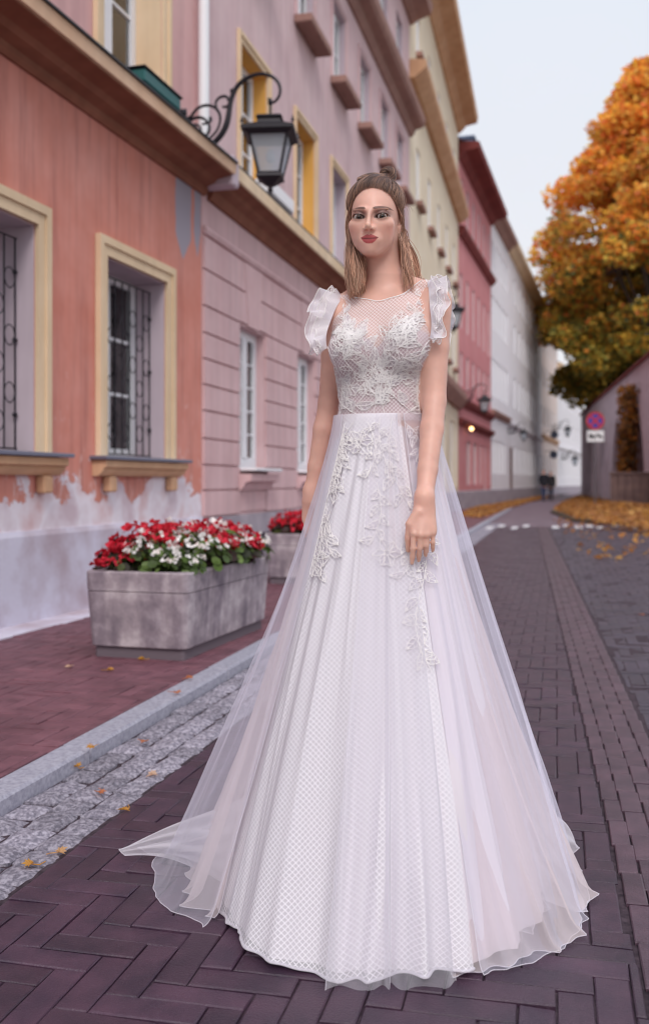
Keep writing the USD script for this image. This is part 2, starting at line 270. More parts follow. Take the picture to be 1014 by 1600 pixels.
M['skin'] = usdkit.material(stage, L + 'skin', {'a': ('attribute', {'attribute': 'tint'}), 'tc': ('texture_coordinate', {}), 'f': ('noise_texture', {'scale': 500.0, 'detail': 3.0}), 'b': ('bump', {'strength': 0.06, 'distance': 0.002}),
    'n': ('noise_texture', {'scale': 16.0, 'detail': 4.0}), 'nr': ('map_range', {'from_min': 0.3, 'from_max': 0.7, 'to_min': 0.88, 'to_max': 1.07}), 'h': ('hsv', {}),
    'p': ('principled_bsdf', {'roughness': 0.45, 'specular_ior_level': 0.36, 'subsurface_weight': 0.18, 'subsurface_radius': (1.0, 0.35, 0.2), 'subsurface_scale': 0.008})},
    [('tc.object', 'n.vector'), ('n.fac', 'nr.value'), ('nr.result', 'h.value'), ('a.color', 'h.color'), ('h.color', 'p.base_color'), ('tc.object', 'f.vector'), ('f.fac', 'b.height'), ('b.normal', 'p.normal')], surface='p.BSDF')

# ---------------------------------------------------------------- ground, road, pavement, kerb, gutter
KX0, KX1, SX = -1.85, -1.725, -1.35            # kerb back and front, end of the granite gutter
def strip_x(y): return 0.15 - 0.0287 * (y - 3.15)
STRIP_W = 0.245
tag(obj('ground', MB().add([(-400, -60, -0.2), (400, -60, -0.2), (400, 700, -0.2), (-400, 700, -0.2)], [[0, 1, 2, 3]]).mesh(), M['verge']), kind='structure')
def in_view(x, y, z=0.0, m=30):
    d = np.array([x, y]); Z = d @ FWD
    if Z < 0.5: return None
    u = 507 + FOC * (d @ RGT) / Z; v = HOR + FOC * (CAM_H - z) / Z
    return Z if -m < u < 1014 + m and v < 1600 + m else None
def brick_shape(x0, x1, y0, y1, z, r, h=0.045, c=0.0028, jit=0.0013, g=0.0019):
    x0, x1, y0, y1 = x0 + g, x1 - g, y0 + g, y1 - g
    dz = r.normal(0, jit); tx, ty = r.normal(0, jit, 2)
    v = []
    for zz_, ins in ((z - h, 0), (z - c, 0), (z, c)):
        for (a, b, i, j) in ((x0 + ins, y0 + ins, -1, -1), (x1 - ins, y0 + ins, 1, -1), (x1 - ins, y1 - ins, 1, 1), (x0 + ins, y1 - ins, -1, 1)):
            k = 0.0006
            v.append((a + r.normal(0, k), b + r.normal(0, k), zz_ + dz + (tx * i + ty * j) * 0.6))
    q = [[0, 1, 5, 4], [1, 2, 6, 5], [2, 3, 7, 6], [3, 0, 4, 7], [4, 5, 9, 8], [5, 6, 10, 9], [6, 7, 11, 10], [7, 4, 8, 11], [8, 9, 10, 11]]
    q = np.array(q); return np.array(v), np.vstack([q[:, [0, 1, 2]], q[:, [0, 2, 3]]])
def herringbone(x0, x1f, y0, y1, W, x0f=None):
    out = []
    for j in range(int(y0 / W) - 2, int(y1 / W) + 2):
        for i in range(int((x0 - 3) / W), int((max(x1f(y0), x1f(y1)) + 3) / W)):
            m = (i - j) % 6                # three wide to one, laid square to the street
            if m == 0: r = [i * W, (i + 3) * W, j * W, (j + 1) * W]
            elif m == 3: r = [i * W, (i + 1) * W, (j - 2) * W, (j + 1) * W]
            else: continue
            yc = (r[2] + r[3]) / 2
            lo = x0 if x0f is None else x0f(yc); hi = x1f(yc)
            r[0], r[1] = max(r[0], lo), min(r[1], hi)
            if r[1] - r[0] < 0.02 or r[2] < y0 or r[3] > y1: continue
            out.append(r)
    return out
def lay(parent, name, rects, z, mat, field, seed, keep=300, **k):
    """The pieces nearest the camera each as a part, the rest joined."""
    r = np.random.default_rng(seed)
    near = []
    for q in rects:
        Z = in_view((q[0] + q[1]) / 2, (q[2] + q[3]) / 2, z)
        near.append(1e9 if Z is None else Z)
    order = np.argsort(near); single = set(int(i) for i in order[:keep] if near[i] < 1e8)
    mb = MB()
    for i, q in enumerate(rects):
        v, f = brick_shape(*q, z, r, **k)
        if i in single: obj(name, (v, f), mat, parent)
        elif near[i] < 1e8 or (q[2] < 9): mb.add(v, f)
    if mb.n: obj(field, mb.mesh(), mat, parent, kind='stuff')
BW = 0.0755
road = thing('road', kind='structure')
obj('road_bed', MB().box(SX - 0.02, 3.6, 0.2, 24.0, -0.12, -0.0075).mesh(), M['mortar'], road)
lay(road, 'brick', herringbone(SX, lambda y: strip_x(y) - 0.004, 0.9, 24.0, BW), 0.0, M['brick'], 'brick_field', 1)
rects = []
cols = [0, 0.055, 0.1225, 0.19, STRIP_W]
for y in np.arange(0.9, 24, 0.21):
    for a in range(4):
        yy_ = y + (0.1 if a % 2 else 0.0); x = strip_x(yy_)
        rects.append([x + cols[a], x + cols[a + 1], yy_, yy_ + 0.21])
lay(road, 'strip_brick', rects, 0.002, M['strip_brick'], 'strip_field', 2, keep=120, g=0.0015)
lay(road, 'dark_brick', herringbone(0, lambda y: 3.4, 1.2, 24.0, BW, x0f=lambda y: strip_x(y) + STRIP_W + 0.022), -0.006, M['brick_dark'], 'dark_brick_field', 3, keep=140)
far = [(-2.0, 23.98), (-2.0, 40), (-1.4, 54), (-0.1, 75), (1.2, 100), (2.2, 130)]; farr = [(3.4, 23.98), (0.4, 27.5), (-0.25, 36), (0.15, 48), (1.3, 75), (2.2, 100), (3.2, 130)]
p = Polygon(far + farr[::-1]); m = trimesh.creation.extrude_polygon(p, 0.1, engine='earcut'); m.apply_translation((0, 0, -0.108))
obj('far_road', m, M['far_road'], road)
# painted crossing blocks, in two staggered short rows
for i, u in enumerate((748, 765, 784, 804, 822)):
    q = ground_at(u, 823 + (2 if i % 2 else -1)); x, y = q
    m = MB().box(x - 0.07, x + 0.07, y - .6, y + .6, 0.0, 0.009 if y < 24 else 0.0085)
    obj('crossing_mark', m.mesh(), M['white_mark'], road)
for i, u in enumerate((868, 886, 904, 921, 937, 958, 991)):
    q = ground_at(u, 823 - (1 if i % 2 else -1)); x, y = q
    obj('crossing_mark', MB().box(x - 0.08, x + 0.08, y - .6, y + .6, 0.0, 0.066).mesh() if x > 1.2 else MB().box(x - 0.08, x + 0.08, y - .6, y + .6, 0.0, 0.009).mesh(), M['white_mark'], road)

gut = thing('gutter', kind='structure')
obj('gutter_bed', MB().box(KX1 + 0.001, SX - 0.021, 0.2, 40, -0.12, -0.016).mesh(), M['mortar'], gut)
r = np.random.default_rng(5); setts = []
for row in range(3):
    y = 0.9 + 0.03 * row
    while y < 26:
        l = r.uniform(0.10, 0.15); setts.append((KX1 + 0.004 + row * 0.1235, KX1 + (row + 1) * 0.1235, y, y + l)); y += l + 0.004
def sett_shape(x0, x1, y0, y1, r):
    n = 6; g = 0.0012
    X, Y = np.meshgrid(np.linspace(-1, 1, n), np.linspace(-1, 1, n), indexing='ij')
    k = r.uniform(0.75, 0.95); e = np.maximum(abs(X), abs(Y))
    dome_ = 0.006 * (1 - (abs(X) ** 3)) * (1 - (abs(Y) ** 3)) + r.normal(0, 0.0024, X.shape) - 0.008 * (e > 0.99)
    fx, fy = X * (1 - 0.03 * Y * Y) + r.normal(0, 0.03, X.shape), Y * (1 - 0.03 * X * X) + r.normal(0, 0.03, X.shape)
    v = np.stack([(x0 + x1) / 2 + fx * ((x1 - x0) / 2 - g), (y0 + y1) / 2 + fy * ((y1 - y0) / 2 - g), -0.006 + dome_ + r.normal(0, 0.002) + X * r.normal(0, .0015) + Y * r.normal(0, .0015)], -1).reshape(-1, 3)
    ring = [i * n for i in range(n)] + [(n - 1) * n + j for j in range(1, n)] + [i * n + n - 1 for i in range(n - 2, -1, -1)] + [j for j in range(n - 2, 0, -1)]
    low = v[ring].copy(); low[:, 2] = -0.05; o = len(v)
    q = [list(x) for x in grid_faces(n, n)] + [[ring[(i + 1) % len(ring)], ring[i], o + i, o + (i + 1) % len(ring)] for i in range(len(ring))]
    return np.vstack([v, low]), np.array(q)
mb = MB(); cnt = 0
setts.sort(key=lambda q: in_view((q[0] + q[1]) / 2, (q[2] + q[3]) / 2) or 1e9)
for q in setts:
    v, f = sett_shape(*q, r)
    if cnt < 240 and in_view(q[0], q[2]): obj('sett', (v, f), M['granite'], gut, smooth=25); cnt += 1
    else: mb.add(v, f)
obj('sett_field', mb.mesh(), M['granite'], gut, kind='stuff')

kerb = thing('kerb', kind='structure')
y = 0.6; r = np.random.default_rng(6)
while y < 40:
    l = r.uniform(0.8, 1.1); dx = r.normal(0, 0.003)
    obj('kerb_stone', chamfer_box(KX0 + dx, KX1 + dx, y + 0.003, y + l - 0.003, -0.1, 0.044 + r.normal(0, 0.0015), 0.010), M['kerb'], kerb)
    y += l
walk = thing('pavement', kind='structure')
P0 = np.array((-4.037, 1.014)); P1 = np.array((-3.575, 9.733)); P2 = np.array((-3.41, 23.5)); P3 = np.array((-3.57, 37.2)); P4 = np.array((-3.02, 47.45))
def wall_x(y): return float(np.interp(y, [1.0, 9.733, 23.5, 37.2, 47.45], [-4.037, -3.575, -3.41, -3.57, -3.02]))
m = trimesh.creation.extrude_polygon(Polygon([(-4.6, 0.2), (KX0 - 0.001, 0.2), (KX0 - 0.001, 60), (-3.2, 60), (-4.6, 20)]), 0.19, engine='earcut'); m.apply_translation((0, 0, -0.16))
obj('pavement_bed', m, M['mortar'], walk)
lay(walk, 'brick', herringbone(-3.6, lambda y: KX0 - 0.004, 1.2, 16.0, BW, x0f=lambda y: wall_x(y) + 0.30), 0.04, M['walk_brick'], 'brick_field', 4)
r = np.random.default_rng(8); y = 1.2; slabs = []
while y < 16:
    l = r.uniform(0.45, 0.6); v, f = brick_shape(0, 0.27, 0, l, 0, r, c=0.006, jit=0.002)
    a0 = wall_x(y) + 0.02
    v[:, 0] += a0 + v[:, 1] * 0.04; v[:, 1] += y; v[:, 2] += 0.042
    obj('paving_slab', (v, f), M['plinth_pale'], walk); y += l + 0.006
m = trimesh.creation.extrude_polygon(Polygon([(-3.62, 16.0), (KX0 - 0.004, 16.0), (KX0 - 0.004, 40), (-1.9, 46), (-1.2, 58), (0.1, 78), (0.3, 110), (-3.0, 110), (-3.3, 47), (-3.8, 37)]), 0.1, engine='earcut'); m.apply_translation((0, 0, -0.06))
obj('far_pavement', m, M['walk_brick'], walk)
m = trimesh.creation.extrude_polygon(Polygon([(3.6, 21.0), (1.9, 24.5), (0.45, 27.5), (-0.2, 36), (0.2, 48), (1.35, 75), (2.25, 100), (12, 100), (20, 21)]), 0.16, engine='earcut'); m.apply_translation((0, 0, -0.105))
tag(obj('verge', m, M['verge']), kind='structure')

# ---------------------------------------------------------------- buildings on the left
def mould(profile, s0, s1):
    """A moulding: (out, z) outline run along s; the outline is closed along the wall."""
    pr = [(0.0 - 0.02, profile[0][1])] + list(profile) + [(-0.02, profile[-1][1])]
    n = len(pr); v = [(s, -o, z) for s in (s0, s1) for o, z in pr]
    q = [[i, (i + 1) % n, n + (i + 1) % n, n + i] for i in range(n)]
    mb = MB().add(v, q)
    cap = trimesh.creation.triangulate_polygon(Polygon(pr), engine='earcut')
    for s in (s0, s1):
        mb.add(np.stack([np.full(len(cap[0]), s), -cap[0][:, 0], cap[0][:, 1]], 1), cap[1])
    return mb.mesh()
def building(name, label, A, B, wallmat, bands, holes, depth=8.0, roof=None, roof_z=None, roof_mat=None, ends=True):
    """bands: (z0, z1, material) storeys of wall between A and B; holes: shapely boxes in (s, z)."""
    A, B = np.asarray(A, float), np.asarray(B, float); d = B - A; Ls = float(np.linalg.norm(d))
    t = thing(name, label, 'building', (A[0], A[1], 0), math.degrees(math.atan2(d[1], d[0])))
    cut = unary_union(holes) if holes else None
    for z0, z1, mat in bands:
        p = sbox(0, z0, Ls, z1)
        if cut is not None: p = p.difference(cut)
        obj('wall', prism(p, 0, 0.36), mat, t)
    zt = bands[-1][1]
    obj('side_wall', MB().box(0, Ls, depth - 0.3, depth, 0, zt).box(0.0, 0.3, 0.365, depth - 0.31, 0, zt).box(Ls - 0.3, Ls, 0.365, depth - 0.31, 0, zt).mesh(), bands[-1][2], t)
    obj('interior', MB().box(0.32, Ls - 0.32, 0.9, 0.95, 0.1, zt - 0.02).box(0.32, Ls - 0.32, 0.37, depth - .4, zt - 0.06, zt - 0.01).mesh(), M['dark_room'], t)
    rz = roof_z or zt
    obj('roof', MB().add([(0, -0.3, rz), (Ls, -0.3, rz), (Ls, depth / 2, rz + 3.0), (0, depth / 2, rz + 3.0), (0, depth + .3, rz), (Ls, depth + .3, rz)], [[0, 1, 2, 3], [3, 2, 5, 4]]).add([(0, -0.3, rz), (0, depth / 2, rz + 3.0), (0, depth + .3, rz), (Ls, -0.3, rz), (Ls, depth / 2, rz + 3.0), (Ls, depth + .3, rz)], [[0, 1, 2], [5, 4, 3]]).mesh(), roof_mat or M['roof_tile'], t)
    return t, Ls
M['far_pane'] = plain('far_pane', lin(112, 112, 136), 0.4)
def window(t, s0, s1, z0, z1, y=0.25, cols=2, rows=3, fw=0.06, mat=None, curtain=True, bar=0.025, hinge=0.09, pane=None):
    mb = MB(); a, b = y, y + 0.06
    mb.box(s0, s0 + fw, a, b, z0, z1).box(s1 - fw, s1, a, b, z0, z1).box(s0 + fw, s1 - fw, a, b, z1 - fw, z1).box(s0 + fw, s1 - fw, a, b, z0, z0 + fw * 1.3)
    w = (s1 - s0 - 2 * fw)
    for i in range(1, cols):
        x = s0 + fw + w * i / cols; h = hinge / 2
        mb.box(x - h, x + h, a - 0.015, b - 0.005, z0 + fw * 1.3, z1 - fw)
    hgt = z1 - z0 - 2.3 * fw
    for k in range(1, rows):
        z = z0 + fw * 1.3 + hgt * k / rows
        mb.box(s0 + fw, s1 - fw, a + 0.012, b - 0.012, z - bar / 2, z + bar / 2)
    win = obj('window', mb.mesh(), mat or M['white_paint'], t)
    pr = win.GetPrim() if hasattr(win, 'GetPrim') else win
    obj('pane', MB().box(s0 + fw - 0.005, s1 - fw + 0.005, b - 0.03, b - 0.024, z0 + fw, z1 - fw).mesh(), pane or M['glass'], pr)
    if curtain:
        n = 24; S = np.linspace(s0, s1, n); yy_ = b + 0.1 + 0.015 * np.sin(np.arange(n) * 2.1)
        v = np.vstack([np.stack([S, yy_, np.full(n, z0 + 0.02)], 1), np.stack([S, yy_, np.full(n, z1)], 1)])
        obj('curtain', (v, np.array([[i, i + 1, n + i + 1, n + i] for i in range(n - 1)])), M['curtain'], pr, smooth=True)
    return pr
def reveal(t, s0, s1, z0, z1, mat, d0=0.004, d1=0.25, th=0.012):
    mb = MB().box(s0, s0 + th, d0, d1, z0, z1).box(s1 - th, s1, d0, d1, z0, z1).box(s0 + th, s1 - th, d0, d1, z1 - th, z1)
    obj('window_reveal', mb.mesh(), mat, t)
def surround(t, s0, s1, z0, z1, w, out, mat, cap=False):
    p = sbox(s0 - w, z0, s1 + w, z1 + w).difference(sbox(s0, z0 - 1, s1, z1))
    mb = MB().tm(prism(p, -out, -0.002))
    mb.tm(prism(sbox(s0 - w - .012, z0, s1 + w + .012, z1 + w + .012).difference(sbox(s0 - w * 0.62, z0 - 1, s1 + w * .62, z1 + w * .62)), -out - 0.018, -0.003))
    obj('window_surround', mb.mesh(), mat, t)

# --- orange building: plinth, peeling orange ground floor, pink upper floors
ow = [(c - 0.585, c + 0.585, 1.27, 2.95) for c in (0.62, 2.84, 5.055, 7.265)]
ou = [(c - 0.575, c + 0.575, 4.62, 6.9) for c in (0.6, 2.8, 5.0, 7.205)]
ou2 = [(c - 0.575, c + 0.575, 7.9, 9.9) for c in (0.6, 2.8, 5.0, 7.205)]
orange, OL = building('orange_building', 'orange plastered house with flaking lower wall and iron window grilles, nearest on the left', P0, P1, None,
    [(0.0, 4.12, M['orange']), (4.12, 11.6, M['pink_warm'])], [sbox(a, c, b, d) for a, b, c, d in ow + ou + ou2])
obj('plinth', mould([(0.03, 0.0), (0.03, 0.66), (0.012, 0.70)], 0, OL - 0.01), M['plinth_pale'], orange)
M['soffit_shade'] = stucco('soffit_painted_shade', lin(128, 80, 64), lin(148, 98, 80), 0.15); M['cornice_face'] = stucco('cornice_face', lin(216, 176, 146), lin(226, 194, 166), 0.1)  # soffit brown is darkened: the shade under the cornices is in its colour
obj('cornice_soffit', mould([(0.02, 4.03), (0.05, 4.06), (0.06, 4.10), (0.15, 4.13), (0.19, 4.17), (0.28, 4.19), (0.34, 4.20), (0.34, 4.212)], 0, OL + 0.05), M['soffit_shade'], orange)  # underside run in the darkened brown, shade painted in
obj('cornice', mould([(0.34, 4.214), (0.36, 4.22), (0.37, 4.325)], 0, OL + 0.05), M['cornice_face'], orange)
obj('cornice_flashing', mould([(0.39, 4.328), (0.39, 4.345), (0.0, 4.40)], 0, OL + 0.05), M['steel_dark'], orange)
for i, (a, b, c, d) in enumerate(ow):
    reveal(orange, a, b, c, d, M['lilac_reveal'], d1=0.3)
    surround(orange, a, b, c, d, 0.14, 0.035, M['cream_trim'])
    obj('window_sill', MB().cbox(a - 0.24, b + 0.30, -0.16, 0.28, c - 0.03, c, 0.006).mesh(), M['tin'], orange)
    sl = obj('sill_moulding', mould([(0.05, c - 0.165), (0.07, c - 0.15), (0.10, c - 0.12), (0.10, c - 0.10), (0.13, c - 0.09), (0.13, c - 0.036)], a - 0.2, b + 0.26), M['ochre_trim'], orange)
    for s in (a + 0.02, b + 0.06):
        obj('sill_bracket', chamfer_box(s - 0.06, s + 0.06, -0.085, -0.002, c - 0.30, c - 0.168, 0.015), M['ochre_trim'], orange)
    window(orange, a + 0.014, b - 0.014, c, d - 0.014, 0.3, 2, 3, 0.07, bar=0.03)
    g = MB(); r_ = 0.007; y = 0.14; z0, z1 = c + 0.03, d - 0.1; n = 9; sp = (b - a - 0.08) / (n - 1)
    for k in range(n):
        s = a + 0.04 + k * sp; g.tube([(s, y, z0), (s, y, z1)], r_, 5)
    for z in (z0, z1): g.tube([(a + 0.02, y, z), (b - 0.02, y, z)], r_, 5)
    for k in range(n - 1):
        s = a + 0.04 + (k + 0.5) * sp
        for q in range(4):
            zc = z0 + 0.2 + q * 0.42 + (0.21 if k % 2 else 0.0)
            if zc > z1 - 0.1: continue
            th = np.linspace(0, 2 * np.pi, 17)
            g.tube(np.stack([s + np.cos(th) * (sp / 2 - 0.004), np.full(17, y), zc + np.sin(th) * 0.075], 1), 0.0055, 4, False)
    gr = obj('window_grille', g.mesh(), M['steel_dark'], orange, smooth=40)
    for s in (a + 0.04, b - 0.04):
        for z in (z0 + 0.25, z0 + 0.8, z0 + 1.3): obj('grille_knob', trimesh.creation.icosphere(1, 0.02).apply_translation((s, y, z)), M['steel_dark'], gr)
for a, b, c, d in ou + ou2:
    reveal(orange, a, b, c, d, M['cream_trim'], d1=0.26); surround(orange, a, b, c, d, 0.13, 0.03, M['cream_trim'])
    window(orange, a + 0.014, b - 0.014, c, d - 0.014, 0.26, 2, 3, 0.08, hinge=0.14)
for i, (a, b, c, d) in enumerate(ou):
    wb = obj('window_box', MB().cbox(a + 0.24, b - 0.18, -0.28, -0.10, c - 0.16, c - 0.05, 0.012).mesh(), M['teal'], orange)
    obj('box_rim', MB().cbox(a + 0.22, b - 0.16, -0.295, -0.09, c - 0.048, c - 0.03, 0.006).mesh(), M['steel_dark'], wb)
obj('drainpipe', tube([(8.58, -0.09, 4.42), (8.58, -0.09, 11.5)], 0.055, 10), M['white_paint'], orange, smooth=40)

# --- pink building: rusticated ground floor
PB0, PB1 = P1, P2
pw = [(1.19 + 2.5 * k, 2.16 + 2.5 * k, 1.22, 2.87) for k in range(5)]
pcs = [1.75, 4.15, 6.3, 8.4, 10.45, 12.35]
pf1 = [(c - 0.52, c + 0.52, 4.52, 6.14) for c in pcs]; pf2 = [(c - 0.46, c + 0.46, 7.55, 8.86) for c in pcs]; pf3 = [(c - 0.42, c + 0.42, 10.2, 11.5) for c in pcs]
pink, PL = building('pink_building', 'long pink house with grooved ground floor and ochre window reveals, behind the bride', PB0, PB1, None,
    [(0.0, 4.2, M['pink_base']), (4.2, 12.4, M['pink'])], [sbox(a, c, b, d) for a, b, c, d in pw + pf1 + pf2 + pf3])
obj('plinth', prism(sbox(0.02, 0.0, PL, 0.68).difference(unary_union([sbox(1.78 + 2.5 * k, 0.14, 2.14 + 2.5 * k, 0.44) for k in range(5)])), -0.05, -0.002), M['plinth'], pink)
for k in range(5): obj('cellar_vent', MB().box(1.76 + 2.5 * k, 2.16 + 2.5 * k, -0.006, -0.003, 0.12, 0.46).mesh(), M['dark_room'], pink)
lines = [0.69, 0.97, 1.235, 1.51, 1.80, 2.07, 2.34, 2.61, 2.89, 3.27, 3.62]
keys = [Polygon([(c - 0.2, 2.89), (c + 0.2, 2.89), (c + 0.36, 3.62), (c - 0.36, 3.62)]) for c in [(a + b) / 2 for a, b, _, _ in pw]]
free = [sbox(a - 0.03, 0.6, b + 0.03, 2.91) for a, b, _, _ in pw]
kk = unary_union(keys).buffer(0.02)
for z0, z1 in zip(lines[:-1], lines[1:]):
    strip = sbox(0.02, z0 + 0.012, PL - 0.02, z1 - 0.012).difference(unary_union(free)).difference(kk)
    for g in (strip.geoms if hasattr(strip, 'geoms') else [strip]):
        if g.area > 0.01: obj('rustic_block', prism(g, -0.028, -0.001), M['pink_base'], pink)
for g in keys: obj('keystone', prism(g, -0.030, -0.001), M['pink_base'], pink)
obj('ledge', mould([(0.03, 3.64), (0.05, 3.68), (0.03, 3.72)], 0.02, PL - .02), M['pink_base'], pink)
obj('cornice_soffit', mould([(0.03, 4.02), (0.06, 4.06), (0.08, 4.12), (0.16, 4.16), (0.18, 4.20), (0.26, 4.225), (0.29, 4.23)], 0.16, PL - 0.02), M['soffit_shade'], pink)  # same darkened brown, underside shade painted in
obj('cornice', mould([(0.29, 4.232), (0.31, 4.24), (0.32, 4.37)], 0.16, PL - 0.02), M['cream_trim'], pink)
obj('cornice_flashing', mould([(0.32, 4.373), (0.32, 4.395), (0.0, 4.44)], 0.16, PL - 0.02), M['steel_dark'], pink)
obj('cornice_end', MB().cbox(-0.02, 0.15, -0.36, -0.003, 4.1, 4.42, 0.02).mesh(), M['lilac_reveal'], pink)
for a, b, c, d in pw:
    window(pink, a, b, c, d, 0.10, 2, 5, 0.1, hinge=0.16, bar=0.02)
    obj('window_sill', MB().cbox(a - 0.02, b + 0.08, -0.22, 0.08, c - 0.035, c, 0.008).mesh(), M['white_paint'], pink)
    obj('sill_moulding', mould([(0.04, c - 0.26), (0.08, c - 0.22), (0.1, c - 0.17), (0.17, c - 0.15), (0.17, c - 0.07)], a - 0.06, b + 0.1), M['pink_base'], pink)
    obj('apron', prism(sbox(a - 0.02, 0.72, b + 0.02, c - 0.27), -0.02, -0.001), M['pink_base'], pink)
for i, (a, b, c, d) in enumerate(pf1):
    reveal(pink, a, b, c, d, M['reveal_ochre'] if i < 2 else M['lilac_reveal'], d1=0.28); surround(pink, a, b, c, d, 0.1, 0.025, M['cream_trim'])
    window(pink, a + 0.014, b - 0.014, c, d - 0.014, 0.17, 2, 3, 0.07, hinge=0.1)
wb = obj('window_box', MB().cbox(1.5, 2.5, -0.30, -0.08, 4.46, 4.64, 0.02).mesh(), M['white_paint'], pink)
for i, (a, b, c, d) in enumerate(pf2):
    reveal(pink, a, b, c, d, M['lilac_reveal'], d1=0.08); surround(pink, a, b, c, d, 0.09, 0.02, M['pink'])
    window(pink, a + 0.014, b - 0.014, c, d - 0.014, 0.09, 2, 2, 0.07)
    obj('window_sill', MB().cbox(a - 0.14, b + 0.14, -0.26, -0.002, c - 0.14, c - 0.02, 0.015).mesh(), M['brown_trim'], pink)
for i, (a, b, c, d) in enumerate(pf3):
    reveal(pink, a, b, c, d, M['lilac_reveal'], d1=0.08); window(pink, a + 0.014, b - 0.014, c, d - 0.014, 0.09, 2, 2, 0.07)
    obj('window_sill', MB().cbox(a - 0.1, b + 0.1, -0.2, -0.002, c - 0.12, c - 0.02, 0.012).mesh(), M['brown_trim'], pink)
obj('upper_cornice', mould([(0.04, 9.3), (0.1, 9.36), (0.14, 9.46), (0.3, 9.5), (0.36, 9.56), (0.38, 9.7), (0.0, 9.78)], 0.02, PL + 0.1), M['brown_trim'], pink)
obj('eave', mould([(0.05, 12.0), (0.2, 12.1), (0.5, 12.2), (0.55, 12.4), (0, 12.5)], 0.02, PL + 0.15), M['brown_trim'], pink)

def plain_house(name, label, A, B, wall, rows, n, width, trims, eave, top, sill=None, pane_mat=None, roof_mat=None, start=None, pitch=None, ground=None, plinth=None, frame=None, curtain=True, base=None):
    A, B = np.asarray(A, float), np.asarray(B, float); Ls = float(np.linalg.norm(B - A))
    cs = [(i + 0.5) * Ls / n for i in range(n)] if start is None else [start + pitch * i for i in range(n)]
    hs = [(c - width / 2, c + width / 2, z0, z1) for z0, z1 in rows for c in cs]
    gw = [(c - w / 2, c + w / 2, z0, z1) for c, w, z0, z1 in (ground or [])]
    t, _ = building(name, label, A, B, None, ([(0, base[0], base[1])] if base else []) + [(base[0] if base else 0, top, wall)], [sbox(a, c, b, d) for a, b, c, d in hs + gw], roof_mat=roof_mat, roof_z=top)
    for a, b, c, d in hs:
        window(t, a, b, c, d, 0.03, 2, 2, 0.07, mat=frame, curtain=curtain, pane=pane_mat)
        if sill: obj('window_sill', MB().box(a - 0.1, b + 0.1, -0.16, -0.002, c - 0.12, c - 0.01).mesh(), sill, t)
    for a, b, c, d in gw: window(t, a, b, c, d, 0.05, 3, 3, 0.06, mat=frame, curtain=False)
    for z0, z1, out, mat in trims:
        obj('cornice', mould([(out * 0.3, z0), (out * 0.8, z0 + (z1 - z0) * 0.4), (out, z0 + (z1 - z0) * 0.6), (out, z1), (0.0, z1 + 0.05)], 0.01, Ls - 0.01), mat, t)
    if plinth: obj('plinth', mould([(0.04, 0), (0.04, 0.7), (0.01, 0.73)], 0.01, Ls - 0.01), plinth, t)
    obj('eave', mould([(0.06, top - 0.55), (0.2, top - 0.42), (0.3, top - 0.3), (eave[0], top - 0.22), (eave[0] + 0.04, top), (0, top + 0.1)], 0, Ls), eave[1], t)
    return t, Ls
cream, CL = plain_house('cream_building', 'tall cream house with two ochre cornices, between pink and red houses', P2, P3, M['cream'], [(5.1, 6.6), (8.12, 9.5), (11.85, 12.9)], 5, 0.75,
    [(3.75, 4.3, 0.35, M['brown_trim']), (10.7, 11.1, 0.4, M['ochre_trim'])], (0.7, M['ochre_trim']), 14.6, sill=M['brown_trim'], start=1.7, pitch=2.55, ground=[(2.2, 1.2, 0.9, 3.2), (5.2, 1.2, 0.9, 3.2), (8.2, 1.2, 0.9, 3.2), (11.2, 1.0, 0.9, 3.2), (12.7, 0.8, 0.9, 3.2)], plinth=M['plinth'])
red, RL = plain_house('red_building', 'dark red house with heavy brown eave and lit lamp by its door', P3, P4, M['red'], [(10.95, 12.6), (6.9, 9.0), (4.7, 6.0)], 6, 0.75,
    [(10.3, 10.62, 0.25, M['red_dark']), (3.95, 4.25, 0.2, M['red_dark']), (3.2, 3.45, 0.2, M['red_dark'])], (0.75, M['red_dark']), 13.7, ground=[(2.9, 1.3, 0.95, 2.7), (4.8, 1.3, 0.95, 2.7), (6.6, 0.9, 0.95, 2.7), (8.1, 0.8, 0.3, 2.7), (9.5, 0.6, 0.95, 2.7)], plinth=M['plinth'], frame=M['pink'])
Q1, Q2, Q3, Q4 = np.array((-2.55, 54.3)), np.array((-1.12, 76.8)), np.array((0.05, 90.0)), np.array((2.6, 112.0))
wt1, _ = plain_house('white_building', 'white house with grey ground floor, next beyond the red one', P4, Q1, M['white_wall'], [(5.2, 7.0), (8.4, 10.0), (11.2, 12.6)], 5, 0.95, [(4.2, 4.5, 0.2, M['brown_trim'])], (0.5, M['brown_trim']), 14.0,
    ground=[(0.9, 0.8, 1.5, 3.1), (2.3, 0.8, 1.5, 3.1), (3.7, 0.8, 1.5, 3.1), (5.1, 0.8, 1.5, 3.1)], plinth=M['plinth'], roof_mat=M['slate'], curtain=False, pane_mat=M['far_pane'])
wt2, W2L = plain_house('white_building', 'long white house with a brown door, on the bend of the street', Q1, Q2, M['white_wall'], [(1.5, 3.1), (5.2, 7.0), (8.4, 10.0), (11.2, 12.6)], 8, 1.0, [(4.1, 4.35, 0.15, M['white_wall'])], (0.5, M['cream_trim']), 14.0, start=3.4, pitch=2.5, plinth=M['plinth'], roof_mat=M['slate'], curtain=False, pane_mat=M['far_pane'])
obj('door', MB().cbox(0.9, 1.9, -0.03, -0.003, 0.1, 3.0, 0.01).mesh(), plain('brown_door', lin(120, 84, 74), 0.5), wt2)
pe, _ = plain_house('peach_building', 'pale peach house with red roof, beyond the long white one', Q2, Q3, M['peach'], [(1.5, 3.2), (5.4, 7.0), (8.4, 10.0), (11.0, 12.6)], 6, 0.95, [(4.3, 4.7, 0.2, M['ochre_trim'])], (0.5, M['cream_trim']), 13.8, plinth=M['plinth'], curtain=False, pane_mat=M['far_pane'])
